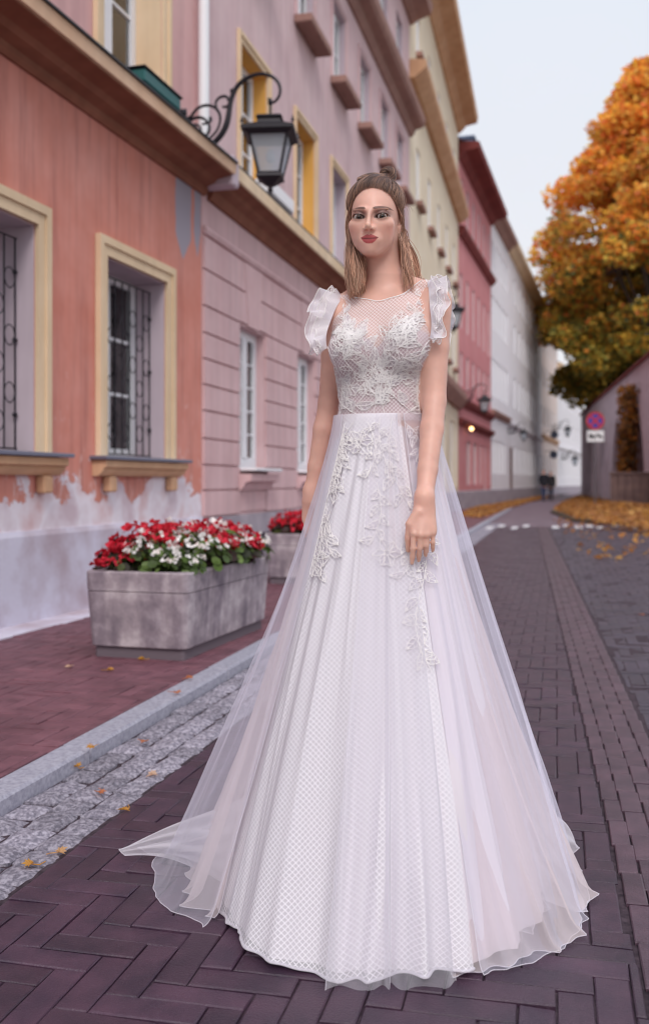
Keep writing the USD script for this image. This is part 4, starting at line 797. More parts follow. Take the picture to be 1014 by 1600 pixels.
def begonia(label, loc, petal_cols, leaf_cols, seed, nfl, group):
    r = np.random.default_rng(seed); t = thing('begonia_plant', label, 'flower', loc, 0, group)
    n = 110; a = r.uniform(0, 2 * np.pi, n); rad = 0.16 * np.sqrt(r.random(n)); z = 0.02 + 0.16 * r.random(n) * (1 - (rad / .2) ** 2)
    p = np.stack([np.cos(a) * rad, np.sin(a) * rad, z], 1)
    V, Fc, C, k = [], [], [], 0
    for q in p:                                            # rounded leaf: fan of 7, cupped
        nrm = np.array([q[0], q[1], 0.09]) + r.normal(0, .05, 3); nrm /= np.linalg.norm(nrm); s = np.cross(nrm, r.normal(size=3)); s /= np.linalg.norm(s); d = np.cross(nrm, s); sz = r.uniform(.02, .036)
        th = np.linspace(0, 2 * np.pi, 8)[:-1]; ring = q + sz * (np.cos(th)[:, None] * s + np.sin(th)[:, None] * d * .8) + nrm * sz * .22
        V.append(np.vstack([q, ring])); Fc += [[k, k + 1 + i, k + 1 + (i + 1) % 7] for i in range(7)]; k += 8
        C.append(np.tile(leaf_cols[r.integers(0, len(leaf_cols))] * r.uniform(.7, 1.25), (8, 1)))
    obj('foliage', (np.vstack(V), np.array(Fc)), M['leaf'], t, tint=np.vstack(C))
    V, Fc, C, k = [], [], [], 0
    for _ in range(nfl):
        a_, rd = r.uniform(0, 2 * np.pi), 0.155 * math.sqrt(r.random()); q = np.array([math.cos(a_) * rd, math.sin(a_) * rd, 0.165 + 0.06 * r.random() - 0.09 * (rd / .155) ** 2 + r.normal(0, .014)])
        col = petal_cols[r.integers(0, len(petal_cols))] * r.uniform(.8, 1.1); sz = r.uniform(.017, .028); f0 = np.array([q[0], q[1], .12]) + r.normal(0, .06, 3); f0 /= np.linalg.norm(f0)
        for b in range(r.integers(4, 7)):
            d = r.normal(size=3); d -= f0 * (d @ f0); d /= np.linalg.norm(d); s = np.cross(f0, d); d = d + f0 * r.uniform(.1, .7); d /= np.linalg.norm(d)
            V.append(np.array([q, q + d * sz * .7 + s * sz * .5, q + d * sz * 1.15, q + d * sz * .7 - s * sz * .5])); Fc += [[k, k + 1, k + 2], [k, k + 2, k + 3]]; k += 4; C.append(np.tile(col, (4, 1)))
    obj('blossom', (np.vstack(V), np.array(Fc)), M['petal'], t, tint=np.vstack(C), kind='stuff')
    return t
REDP = np.array([lin(206, 24, 48), lin(182, 14, 38), lin(220, 48, 70)]); WHT = np.array([lin(244, 240, 238), lin(240, 230, 226)])
LG = np.array([lin(104, 138, 62), lin(128, 156, 84), lin(84, 116, 56)]); LD = np.array([lin(66, 60, 50), lin(84, 92, 52), lin(70, 46, 46)])
LD2 = np.array([lin(96, 120, 58), lin(74, 92, 50), lin(126, 150, 84), lin(60, 66, 46)])
PR = begonia('red flowering begonia growing in the near concrete planter', (-2.52, 5.46, 0.48), REDP, LD, 51, 100, 'red begonias in the near planter')
PW = begonia('white flowering begonia growing in the near concrete planter', (-2.14, 5.44, 0.48), WHT, LD2, 52, 44, 'white begonias in the near planter')
r = np.random.default_rng(53)
for j in range(6):
    for i in range(3):
        if (j, i) in ((0, 0), (0, 2)): continue
        x = -2.52 + 0.195 * i + r.normal(0, .012); y = 5.46 + 0.215 * j + r.normal(0, .015) - 0.0; wh = (j, i) in ((0, 1), (2, 1), (3, 2), (5, 2), (4, 1), (1, 2), (5, 0))
        src = PW if wh else PR
        dup(src, (x + 0.05 * j / 5, y, 0.48 + (0.035 if i == 1 else 0.0) + (0.02 if 0 < j < 5 else 0) + r.uniform(-.01, .03)), r.uniform(0, 360), scale=r.uniform(1.1, 1.3))
for j in range(4):
    for i in range(2):
        dup(PR, (-2.66 + .26 * i, 9.75 + .27 * j, 0.48), r.uniform(0, 360), 'red flowering begonia growing in the far planter behind the skirt', 'red begonias in the far planter', scale=1.2)

# ---------------------------------------------------------------- people: one continuous skin from smoothly joined limbs
def smin(a, b, k):
    h = np.clip(0.5 + 0.5 * (b - a) / k, 0, 1); return b * (1 - h) + a * h - k * h * (1 - h)
def smax(a, b, k): return -smin(-a, -b, k)
def cone(p, a, b, ra, rb):
    a, b = np.asarray(a, float), np.asarray(b, float); d = b - a
    t = np.clip((p - a) @ d / (d @ d), 0, 1); return np.linalg.norm(p - a - t[:, None] * d, axis=1) - (ra + (rb - ra) * t)
def ell(p, c, r):
    q = (p - np.asarray(c)) / np.asarray(r); k0 = np.linalg.norm(q, axis=1); k1 = np.linalg.norm(q / np.asarray(r), axis=1) + 1e-9
    return k0 * (k0 - 1) / k1
def surface_nets(fn, xs, ys, zs, k=5):
    """Marches a field over a grid of uneven spacing, evaluating it finely only near the surface."""
    pad = lambda a: np.r_[a, a[-1] + (a[-1] - a[-2]) * np.arange(1, (-len(a)) % k + 1)]
    xs, ys, zs = pad(xs), pad(ys), pad(zs); nx, ny, nz = len(xs), len(ys), len(zs)
    cb = [a.reshape(-1, k) for a in (xs, ys, zs)]; ce = [b.mean(1) for b in cb]; ex = [b[:, -1] - b[:, 0] + 0.004 for b in cb]
    C = np.stack(np.meshgrid(*ce, indexing='ij'), -1).reshape(-1, 3); E = np.stack(np.meshgrid(*ex, indexing='ij'), -1).reshape(-1, 3)
    fc = fn(C); act = (np.abs(fc) < 0.9 * np.linalg.norm(E, axis=1) + 0.004).reshape([len(c) for c in ce])
    Fv = np.repeat(np.repeat(np.repeat(fc.reshape(act.shape), k, 0), k, 1), k, 2).astype(np.float32)
    A = np.repeat(np.repeat(np.repeat(act, k, 0), k, 1), k, 2); I = np.argwhere(A)
    Pn = np.stack([xs[I[:, 0]], ys[I[:, 1]], zs[I[:, 2]]], 1)
    Fv[A] = np.concatenate([fn(c) for c in np.array_split(Pn, max(1, len(Pn) // 400000))])
    S = Fv < 0
    any_ = np.zeros((nx - 1, ny - 1, nz - 1), np.int8)
    for a, b, c in np.ndindex(2, 2, 2): any_ += S[a:nx - 1 + a, b:ny - 1 + b, c:nz - 1 + c]
    cells = np.argwhere((any_ > 0) & (any_ < 8)); idx = np.full(any_.shape, -1, np.int64); idx[tuple(cells.T)] = np.arange(len(cells))
    acc = np.zeros((len(cells), 3)); cnt = np.zeros(len(cells))
    corner = np.array(list(np.ndindex(2, 2, 2))); ax = (xs, ys, zs)
    for i in range(8):
        for j in range(i + 1, 8):
            if np.abs(corner[i] - corner[j]).sum() != 1: continue
            ia, ib = cells + corner[i], cells + corner[j]; fa, fb = Fv[tuple(ia.T)], Fv[tuple(ib.T)]; m = (fa < 0) != (fb < 0)
            t = fa[m] / (fa[m] - fb[m]); pa = np.stack([ax[q][ia[m, q]] for q in range(3)], 1); pb = np.stack([ax[q][ib[m, q]] for q in range(3)], 1)
            acc[m] += pa + (pb - pa) * t[:, None]; cnt[m] += 1
    V = acc / cnt[:, None]; Fs = []
    for d in range(3):
        e, g = (d + 1) % 3, (d + 2) % 3
        sl = [slice(None)] * 3; s2 = [slice(None)] * 3; sl[d] = slice(0, -1); s2[d] = slice(1, None)
        ch = S[tuple(sl)] != S[tuple(s2)]; q = np.argwhere(ch); q = q[(q[:, e] > 0) & (q[:, g] > 0) & (q[:, e] < Fv.shape[e] - 1) & (q[:, g] < Fv.shape[g] - 1)]
        ins = S[tuple(q.T)]
        def at(de, dg): w = q.copy(); w[:, e] += de; w[:, g] += dg; return idx[tuple(w.T)]
        Q = np.stack([at(-1, -1), at(0, -1), at(0, 0), at(-1, 0)], 1); Q[~ins] = Q[~ins][:, ::-1]; Fs.append(Q)
    Q = np.vstack(Fs); Q = Q[(Q >= 0).all(1)]
    return V, np.vstack([Q[:, [0, 1, 2]], Q[:, [0, 2, 3]]])
def relax(v, f, n=3, lam=0.45):
    """Keeps the largest piece and evens it out a little."""
    from scipy.sparse import coo_matrix, diags
    from scipy.sparse.csgraph import connected_components
    e = np.vstack([f[:, [0, 1]], f[:, [1, 2]], f[:, [2, 0]]]); e = np.vstack([e, e[:, ::-1]]); A = coo_matrix((np.ones(len(e)), (e[:, 0], e[:, 1])), shape=(len(v),) * 2).tocsr(); A.data[:] = 1
    _, lab = connected_components(A, directed=False); keep = lab == np.bincount(lab).argmax()
    W = diags(1 / np.maximum(np.asarray(A.sum(1)).ravel(), 1)) @ A
    for _ in range(n): v = v + lam * (W @ v - v)
    mp = np.cumsum(keep) - 1; return v[keep], mp[f[keep[f].all(1)]]
def grade(lo, hi, fine, coarse, f0, f1):
    out = [lo]
    while out[-1] < hi: out.append(out[-1] + (fine if f0 <= out[-1] <= f1 else coarse))
    return np.array(out)

# the bride stands in a frame whose x runs to the right of the view and y away from it, origin between her feet
BZ, BL = 2.55, 0.136
bx, by = BZ * FWD + BL * RGT
def Lp(u, v, Y):
    Z = BZ + Y; return np.array([(u - 507) / FOC * Z - BL, Y, CAM_H - Z * (v - HOR) / FOC])
def rotz(a): c, s = math.cos(a), math.sin(a); return np.array([[c, -s, 0], [s, c, 0], [0, 0, 1.0]])
TY = math.radians(-13)                         # the chest is turned a little to the left of the view
RT = rotz(TY); TC = np.array([0.016, 0.0, 0.0])
def _sh(x, z): return np.clip((z - 1.30) / 0.2, 0, 1) ** 1.5 * (0.095 * np.clip(x, -.2, .2) - 0.012)
def P2T(p): q = (p - TC) @ RT; q[:, 2] -= _sh(q[:, 0], q[:, 2]); return q
_z = [0.80, 0.95, 1.08, 1.16, 1.22, 1.27, 1.33, 1.39, 1.44, 1.485, 1.515, 1.54, 1.565, 1.60, 1.66, 1.72]
_a = [0.122, 0.130, 0.130, 0.118, 0.110, 0.111, 0.120, 0.129, 0.132, 0.138, 0.118, 0.085, 0.050, 0.040, 0.0395, 0.041]
_b = [0.110, 0.112, 0.100, 0.088, 0.081, 0.083, 0.090, 0.095, 0.093, 0.084, 0.072, 0.060, 0.050, 0.045, 0.046, 0.050]
_c = [0.015, 0.018, 0.012, 0.004, 0.000, 0.000, 0.002, 0.004, 0.006, 0.010, 0.014, 0.018, 0.020, 0.018, 0.012, 0.008]
fa_, fb_, fcy = (PchipInterpolator(_z, q) for q in (_a, _b, _c))
def torso(p):
    q = P2T(p); z = np.clip(q[:, 2], 0.8, 1.72); a, b = fa_(z), fb_(z); e = 2.3
    x, y = np.abs(q[:, 0]), np.abs(q[:, 1] - fcy(z)); k0 = ((x / a) ** e + (y / b) ** e) ** (1 / e)
    g = np.sqrt((x / a ** 2) ** 2 + (y / b ** 2) ** 2) / np.maximum(np.hypot(x / a, y / b), 1e-6)
    d = (k0 - 1) / np.maximum(g, 1e-6); d = np.maximum(d, np.maximum(q[:, 2] - 1.70, 0.86 - q[:, 2]))
    for s in (-1, 1):
        d = smin(d, ell(q, (s * 0.064, -0.072, 1.392), (0.060, 0.052, 0.066)), 0.03)
        d = smin(d, cone(q, (s * 0.03, 0.02, 1.578), (s * 0.13, 0.015, 1.523), 0.026, 0.03), 0.03)
    d = smax(d, -cone(q, (0, -0.085, 1.548), (0, -0.085, 1.552), 0.016, 0.016), 0.02)
    return d
def T2P(q):
    q = np.array(q, float); q[..., 2] += _sh(q[..., 0], q[..., 2]); return q @ RT.T + TC
HC = Lp(586.5, 350, 0.0); HC = np.array([HC[0], -0.015, HC[2]])
RH = rotz(math.radians(-13)) @ trimesh.transformations.rotation_matrix(math.radians(1.2), (0, 1, 0))[:3, :3] @ trimesh.transformations.rotation_matrix(math.radians(5), (1, 0, 0))[:3, :3]
HS = 0.98
def to_head(p): return ((p - HC) @ RH) / HS
def from_head(q): return (np.asarray(q) * HS) @ RH.T + HC
def eye_open(q, s):
    x = (q[:, 0] - s * 0.0300) * s / 0.0152; z = q[:, 2] - 0.0022 - 0.0016 * x
    return np.sqrt(x ** 2 + np.where(z > 0, z / 0.0060, z / 0.0044) ** 2)
def skull(q): return smin(ell(q, (0, 0.020, 0.030), (0.0650, 0.088, 0.072)), ell(q, (0, -0.018, 0.004), (0.0540, 0.072, 0.088)), 0.02)
def head(q):
    d = skull(q)
    d = smin(d, ell(q, (0, -0.034, -0.042), (0.0315, 0.049, 0.047)), 0.03)
    d = smin(d, cone(q, (0, -0.0755, -0.0765), (0, -0.070, -0.070), 0.0125, 0.015), 0.02)          # chin
    for s in (-1, 1):
        d = smin(d, cone(q, (s * 0.0330, -0.004, -0.042), (s * 0.012, -0.064, -0.0755), 0.012, 0.010), 0.025)     # jaw line
        d = smin(d, ell(q, (s * 0.0395, -0.064, -0.014), (0.018, 0.017, 0.013)), 0.022)                 # cheek bone
        d = smax(d, -ell(q, (s * 0.0305, -0.098, 0.006), (0.0205, 0.0165, 0.0125)), 0.012)              # eye socket
        d = smin(d, cone(q, (s * 0.014, -0.0885, 0.0205), (s * 0.045, -0.076, 0.0215), 0.003, 0.003), 0.012)    # brow ridge
        e = ell(q, (s * 0.0300, -0.0760, 0.0032), (0.0168, 0.0135, 0.0134))                               # closed lid mass ...
        op = eye_open(q, s)
        slit = np.maximum((op - 1) * 0.005, q[:, 1] + 0.060)
        d = smin(d, e, 0.006); d = smax(d, -slit, 0.0015)                                              # ... with the almond opening
        ear = ell((q - (s * 0.0615, 0.014, -0.006)) @ rotz(s * math.radians(14)), (0, 0, 0), (0.006, 0.017, 0.029)); d = smin(d, ear, 0.006)
    for s in (-1, 1): d = smin(d, ell(q, (s * 0.0275, -0.050, -0.036), (0.023, 0.023, 0.030)), 0.024)
    n = smin(cone(q, (0, -0.0885, 0.016), (0, -0.1080, -0.0215), 0.0046, 0.0066), cone(q, (0, -0.1075, -0.0225), (0, -0.1080, -0.0240), 0.0068, 0.0068), 0.004)
    for s in (-1, 1): n = smin(n, ell(q, (s * 0.0095, -0.0960, -0.0290), (0.0058, 0.0090, 0.0060)), 0.006)
    n = smin(n, cone(q, (0, -0.103, -0.030), (0, -0.092, -0.033), 0.0042, 0.005), 0.005)
    d = smin(d, n, 0.009)
    for s in (-1, 1): d = smax(d, -ell(q, (s * 0.0055, -0.1000, -0.0345), (0.0030, 0.0045, 0.0030)), 0.002)
    d = smin(d, ell(q, (0, -0.0790, -0.0545), (0.026, 0.0125, 0.017)), 0.012)                      # mouth mound
    up = np.minimum.reduce([cone(q, (0, -0.0880, -0.0490), (s * 0.0065, -0.0882, -0.0480), 0.0036, 0.0038) for s in (-1, 1)])
    for s in (-1, 1): up = smin(up, cone(q, (s * 0.0065, -0.0882, -0.0480), (s * 0.0205, -0.0815, -0.0503), 0.0038, 0.0014), 0.003)
    lo = smin(cone(q, (-0.0065, -0.0868, -0.0588), (0.0065, -0.0868, -0.0588), 0.0052, 0.0052), 1.0, 0.001)
    for s in (-1, 1): lo = smin(lo, cone(q, (s * 0.0065, -0.0868, -0.0588), (s * 0.0190, -0.0815, -0.0512), 0.0052, 0.0014), 0.003)
    d = smin(d, up, 0.003); d = smin(d, lo, 0.003)
    return d * HS
# arms, hands
def chain(*pr): return list(pr)
SHL, ELL_, WRL = Lp(682, 474, -0.045), Lp(679, 628, -0.085), Lp(663, 782, -0.205)
SHR, ELR, WRR = Lp(528, 494, 0.03), Lp(514, 630, 0.085), Lp(487, 772, 0.10)
def handL():
    Y = -0.232
    wr = Lp(663, 790, -0.212); kn = [Lp(646.5, 834, Y - .004), Lp(657, 836, Y - 0.010), Lp(667, 836, Y - 0.006), Lp(676, 833, Y + .002)]
    tip = [Lp(643.5, 880, Y + .004), Lp(654, 876, Y + .006), Lp(665, 868, Y + .007), Lp(676, 861, Y + .008)]
    return wr, kn, tip, [Lp(654, 800, Y + .006), Lp(640.5, 819, Y + .006), Lp(637.5, 840, Y + .010), Lp(637.8, 860, Y + .020)]
HL = handL()
def handR():
    wr, kn, tip, th = HL; off = WRR + np.array([0, 0, -0.012]); m = lambda p: off + (p - wr) * (-0.9, -0.5, 0.95) + np.array([0, 0.0, 0])
    return off, [m(p) for p in kn], [m(p) for p in tip], [m(p) for p in th]
HR = handR()
def hand(p, H):
    wr, kn, tip, th = H; d = cone(p, wr + (0, 0, .02), wr + (0, 0, -.005), 0.0235, 0.022)
    sp = np.array([-0.0085, -0.003, 0.003, 0.009]) * (1 if kn[3][0] > kn[0][0] else -1)
    for i in range(4): d = smin(d, cone(p, wr + (sp[i], 0, -.006), kn[i], 0.0145, 0.0088), 0.010)
    d = smin(d, cone(p, wr + (sp[0], .004, -.012), th[1], 0.015, 0.0095), 0.010)
    d = smin(d, cone(p, wr + (sp[3], .004, -.012), kn[3] + (0, .004, 0.008), 0.014, 0.0095), 0.010)
    for i in range(4):
        a, c = kn[i], tip[i]; b = a + (c - a) * 0.5 + np.array([0, -0.006, 0]); b2 = a + (c - a) * 0.78 + np.array([0, -0.003, 0])
        R = (0.0073, 0.0075, 0.0072, 0.0063)[i]
        fng = smin(smin(cone(p, a, b, R, R * .95), cone(p, b, b2, R * .95, R * .88), 0.002), cone(p, b2, c, R * .88, R * .72), 0.002)
        d = smin(d, fng, 0.0022)
        d = smin(d, cone(p, a + (0, -.0035, 0), a + (0, -.0035, .001), 0.0066, 0.0066), 0.003)        # knuckle
    t = smin(smin(cone(p, th[0], th[1], 0.0115, 0.0095), cone(p, th[1], th[2], 0.0095, 0.0082), 0.003), cone(p, th[2], th[3], 0.0084, 0.0062), 0.002)
    return smin(d, t, 0.006)
def arms(p):
    d = np.full(len(p), 1.0)
    for sh, el, wr, H in ((SHL, ELL_, WRL, HL), (SHR, ELR, WRR, HR)):
        ua = sh + (el - sh) * 0.45; fo = el + (wr - el) * 0.28; fo2 = el + (wr - el) * 0.7
        a = smin(cone(p, sh, ua, 0.039, 0.0325), cone(p, ua, el, 0.0325, 0.0280), 0.008)
        a = smin(a, cone(p, el, fo, 0.0278, 0.0284), 0.010); a = smin(a, cone(p, fo, fo2, 0.0284, 0.0238), 0.008); a = smin(a, cone(p, fo2, wr, 0.0238, 0.0205), 0.008)
        a = smin(a, hand(p, H), 0.014); d = np.minimum(d, a)
    return d
def legs(p):
    d = np.full(len(p), 1.0)
    for s in (-1, 1):
        a = smin(cone(p, (s * .065, .01, .93), (s * .065, 0, .52), .066, .05), cone(p, (s * .065, 0, .52), (s * .065, .03, .12), .05, .036), .02)
        a = smin(a, cone(p, (s * .07, .03, .12), (s * .075, -.10, .05), .036, .03), .02); d = np.minimum(d, a)
    return d
def body_f(p):
    z = p[:, 2]; d = np.full(len(p), 0.5)
    def part(m, fn, k=None):
        i = np.nonzero(m)[0]
        if not len(i): return
        q = fn(p[i]); d[i] = q if k is None else smin(d[i], q, k)
    part((z > .8) & (z < 1.76), torso)
    part((z < 1.62) & (z > .75), arms, 0.028)
    part(z < 1.02, legs, 0.03)
    part(z > 1.55, lambda x: head(to_head(x)), 0.014)
    part((z > 1.52) & (z < 1.74), lambda x: cone(x, T2P((0, 0.012, 1.54)), HC + (0.0, 0.014, -0.045), 0.040, 0.038), 0.02)
    return d
hx, hy = HC[0], HC[1]
zs_ = np.r_[np.arange(0.02, 0.80, 0.016), np.arange(0.80, 1.0, 0.0028), np.arange(1.0, 1.60, 0.005), np.arange(1.60, 1.835, 0.0016)]
xs_ = grade(-0.26, 0.27, 0.0017, 0.0036, hx - 0.082, hx + 0.082); ys_ = grade(-0.285, 0.19, 0.0018, 0.004, hy - 0.118, hy - 0.03)
BV, BF = surface_nets(body_f, xs_, ys_, zs_)
BV, BF = relax(BV, BF, 2)
# the colour of skin, lips, brows and make-up is the surface's own; the dark lip seam is painted shade
SK = np.array(lin(213, 165, 149)); TIN = np.tile(SK, (len(BV), 1))
hq = to_head(BV); inh = BV[:, 2] > 1.58
def blend(mask, col):
    global TIN
    TIN = TIN * (1 - mask[:, None]) + np.array(col) * mask[:, None]
g2 = lambda x, z, sx, sz: np.exp(-(x / sx) ** 2 - (z / sz) ** 2)
front = inh * np.clip((-0.030 - hq[:, 1]) / 0.025, 0, 1)
TIN *= np.where(inh, 1.06, 0.98)[:, None]
for s in (-1, 1):
    dx, dz = (hq[:, 0] - s * 0.0305) * s, hq[:, 2] - 0.005
    blend(front * g2(hq[:, 0] - s * 0.046, hq[:, 2] + 0.030, 0.018, 0.014) * 0.22, lin(206, 120, 110))                      # cheeks
    blend(front * np.clip(2.0 * g2(dx + 0.001, dz - 0.003 - 0.20 * np.clip(dx, -.01, .02), 0.0180, 0.0115), 0, 1) * 0.84, lin(78, 48, 45))       # smoky lids
    op = eye_open(hq, s)
    blend(front * np.clip(1 - np.abs(op - 1.12) / 0.22, 0, 1) * 0.9, lin(30, 20, 22))                                # liner
    bz = 0.0226 + 0.0024 * np.cos((dx - 0.008) / 0.014) - 0.0025 * (dx > .012) * (dx - .012) / .012; bw = np.interp(dx, [-0.021, -0.017, 0.0, 0.015, 0.024], [0.0010, 0.0034, 0.0034, 0.0025, 0.0006])
    blend(front * np.clip(1.9 * np.exp(-((hq[:, 2] - bz) / bw) ** 2) - .25, 0, 1) * (dx > -0.0215) * (dx < 0.0245) * 0.9, lin(82, 56, 47))        # brow
xl = np.abs(hq[:, 0]); topz = np.interp(xl, [0, 0.0035, 0.0065, 0.0215], [-0.0448, -0.0428, -0.0430, -0.0499]); botz = np.interp(xl, [0, 0.008, 0.0150, 0.0215], [-0.0658, -0.0650, -0.0602, -0.0516])
lip = front * (hq[:, 1] < -0.070)
ml = lip * np.clip((topz - hq[:, 2]) / 0.0012 + 0.5, 0, 1) * np.clip((hq[:, 2] - botz) / 0.0012 + 0.5, 0, 1) * (xl < 0.0225)
blend(ml * 0.95, lin(172, 72, 76)); blend(ml * np.exp(-((hq[:, 2] + 0.0537 - 0.0026 * (xl / 0.021) ** 2) / 0.0017) ** 2) * 0.85, lin(80, 24, 28))  # lip colour, then a dark line painting the shade between the lips
bride = thing('person', 'young woman in white lace and tulle wedding gown standing on the brick road', 'person', (bx, by, 0), math.degrees(YAW))
obj('body', (BV, BF), M['skin'], bride, smooth=True, tint=TIN)
for s in (-1, 1):
    c = from_head([(s * 0.0298, -0.0742, 0.003)])[0]; m = trimesh.creation.icosphere(3, 0.0122); m.apply_translation(c)
    e = obj('eye', m, plain('eye_white', lin(176, 166, 164), 0.15) if s < 0 else UsdShade.Material.Get(stage, L + 'eye_white'), bride, smooth=True)
    gz = np.array([-0.03, -1.0, -0.26]); gz /= np.linalg.norm(gz)
    for nm, r0, off, col in (('iris', 0.0076, 0.0098, lin(72, 54, 46)), ('pupil', 0.0036, 0.0113, lin(10, 8, 10))):
        mm = trimesh.creation.icosphere(3, 1.0); mm.vertices *= (r0, r0, 0.0028); mm.apply_transform(trimesh.geometry.align_vectors([0, 0, 1], gz)); mm.apply_translation(c + gz * (off - 0.0004))
        obj(nm, mm, plain(nm + '_brown', col, 0.06) if s < 0 else UsdShade.Material.Get(stage, L + nm + '_brown'), e, smooth=True)
# ---- hair
M['hair'] = usdkit.material(stage, L + 'hair_strand', {'a': ('attribute', {'attribute': 'tint'}), 'p': ('principled_bsdf', {'roughness': 0.36, 'specular_ior_level': 0.55}), 't': ('translucent_bsdf', {}), 'm': ('mix_closure', {'fac': 0.15})},
    [('a.color', 'p.base_color'), ('a.color', 't.color'), ('p.BSDF', 'm.closure1'), ('t.BSDF', 'm.closure2')], surface='m.closure')
M['hair_base'] = noisy('hair_base', lin(92, 70, 60), lin(124, 96, 80), 60, 0.55, 0.5, 200, stretch=(1, 1, 0.15))
rh = np.random.default_rng(61)
from scipy.interpolate import RegularGridInterpolator
_so = np.array([0, 0.008, 0.022]); _ga, _ge = np.linspace(-np.pi, np.pi, 97), np.linspace(-0.9, np.pi / 2, 49)
_A, _E = np.meshgrid(_ga, _ge, indexing='ij'); _sd = np.stack([np.sin(_A) * np.cos(_E), -np.cos(_A) * np.cos(_E), np.sin(_E)], -1).reshape(-1, 3); _st = np.full(len(_sd), 0.14)
for _ in range(26): _st -= 0.9 * skull(_so + _sd * _st[:, None])
_rad = RegularGridInterpolator((_ga, _ge), _st.reshape(97, 49), bounds_error=False, fill_value=None)
def on_skull(az, el, off):
    """Point on the skull: azimuth from the face (0 front, + to her left) and elevation."""
    az, el = np.asarray(az, float), np.asarray(el, float); d = np.stack([np.sin(az) * np.cos(el), -np.cos(az) * np.cos(el), np.sin(el)], -1)
    w = (az + np.pi) % (2 * np.pi) - np.pi
    return _so + d * (_rad(np.stack([w, np.clip(el, -.9, np.pi / 2)], -1)) + off)[..., None]
# scalp cap under the strands
A, Ee = np.meshgrid(np.linspace(-np.pi, np.pi, 73), np.linspace(-0.55, np.pi / 2, 30), indexing='ij')
def hairline(az):          # lowest elevation that carries hair
    a = np.abs(az); return np.interp(a, [0, 0.35, 0.7, 0.92, 1.08, 1.30, 1.75, 2.2, 3.15], [0.66, 0.63, 0.50, 0.28, 0.06, -0.15, -0.38, -0.52, -0.55])
Ee = np.maximum(Ee, hairline(A) + 0.10); CP = on_skull(A, Ee, np.full(A.shape, 0.003))
hair = obj('hair', (from_head(CP.reshape(-1, 3)), grid_faces(73, 30)), M['hair_base'], bride, smooth=True)
bun = np.array([0.026, 0.020, 0.114])
lines_, wid = [], []
def add_strand(pts, w0=0.0011, w1=0.0006, head_space=True):
    p = spline(pts, 16) if len(pts) < 10 else np.asarray(pts); lines_.append(from_head(p) if head_space else p); wid.append(np.linspace(w0, w1, len(p)))
for _ in range(1500):                                   # crown swept back and up into the knot
    az = rh.uniform(-1.25, 1.25); el = hairline(az) + abs(rh.normal(0, 0.12)) - .01 - .05 * (rh.random() < .12)
    s = on_skull(np.array([az]), np.array([el]), np.array([0.003]))[0]
    tgt = bun + rh.normal(0, .006, 3); n0 = s - np.array([0, .008, .022]); lift = 0.007 + 0.009 * rh.random()
    pts = [s]
    for t in (0.25, 0.5, 0.75):
        q = s * (1 - t) + tgt * t - np.array([0, 0.008, 0.022]); dirn = q / np.linalg.norm(q)
        azq, elq = math.atan2(dirn[0], -dirn[1]), math.asin(dirn[2]); pts.append(on_skull(np.array([azq]), np.array([elq]), np.array([lift + 0.004 * math.sin(t * 3)]))[0] + rh.normal(0, .0008, 3))
    p = spline(pts + [tgt], 16); lines_.append(from_head(p)); wid.append(np.interp(np.linspace(0, 1, 16), [0, .12, .6, 1], [0.0003, 0.0009, 0.0009, 0.0007]))
for _ in range(260):                                   # the small knot, with loops
    th0 = rh.uniform(0, 2 * np.pi); n = 16; th = th0 + np.linspace(0, rh.uniform(3.2, 6.0), n); R = 0.0150 * rh.uniform(.75, 1.15); rr_ = 0.0062 * rh.uniform(.3, 1.1); ph = rh.uniform(0, 6.28)
    p = bun + np.array([0.002, 0, 0.010]) + np.stack([np.cos(th) * (R + rr_ * np.cos(th * 2 + ph)), rr_ * np.sin(th * 2 + ph), np.sin(th) * (R * 1.05 + rr_ * np.cos(th * 2 + ph))], 1)
    add_strand(p)
for _ in range(240):                                   # twisted lock lying across the crown towards the knot
    t = np.linspace(0, 1, 14); ph = rh.uniform(0, 6.28); q0, q1 = np.array([-0.044, -0.024, 0.106]), bun + (-0.004, -0.008, 0.004)
    p = q0 + (q1 - q0) * t[:, None] + np.stack([0 * t, np.cos(t * 7 + ph) * 0.007, np.sin(t * 7 + ph) * 0.006 + 0.009 * np.sin(t * 3.1)], 1); add_strand(p, 0.0012, 0.0010)
NLK = 44                                               # the loose lengths, in locks: over the shoulder on the left, behind it on the right
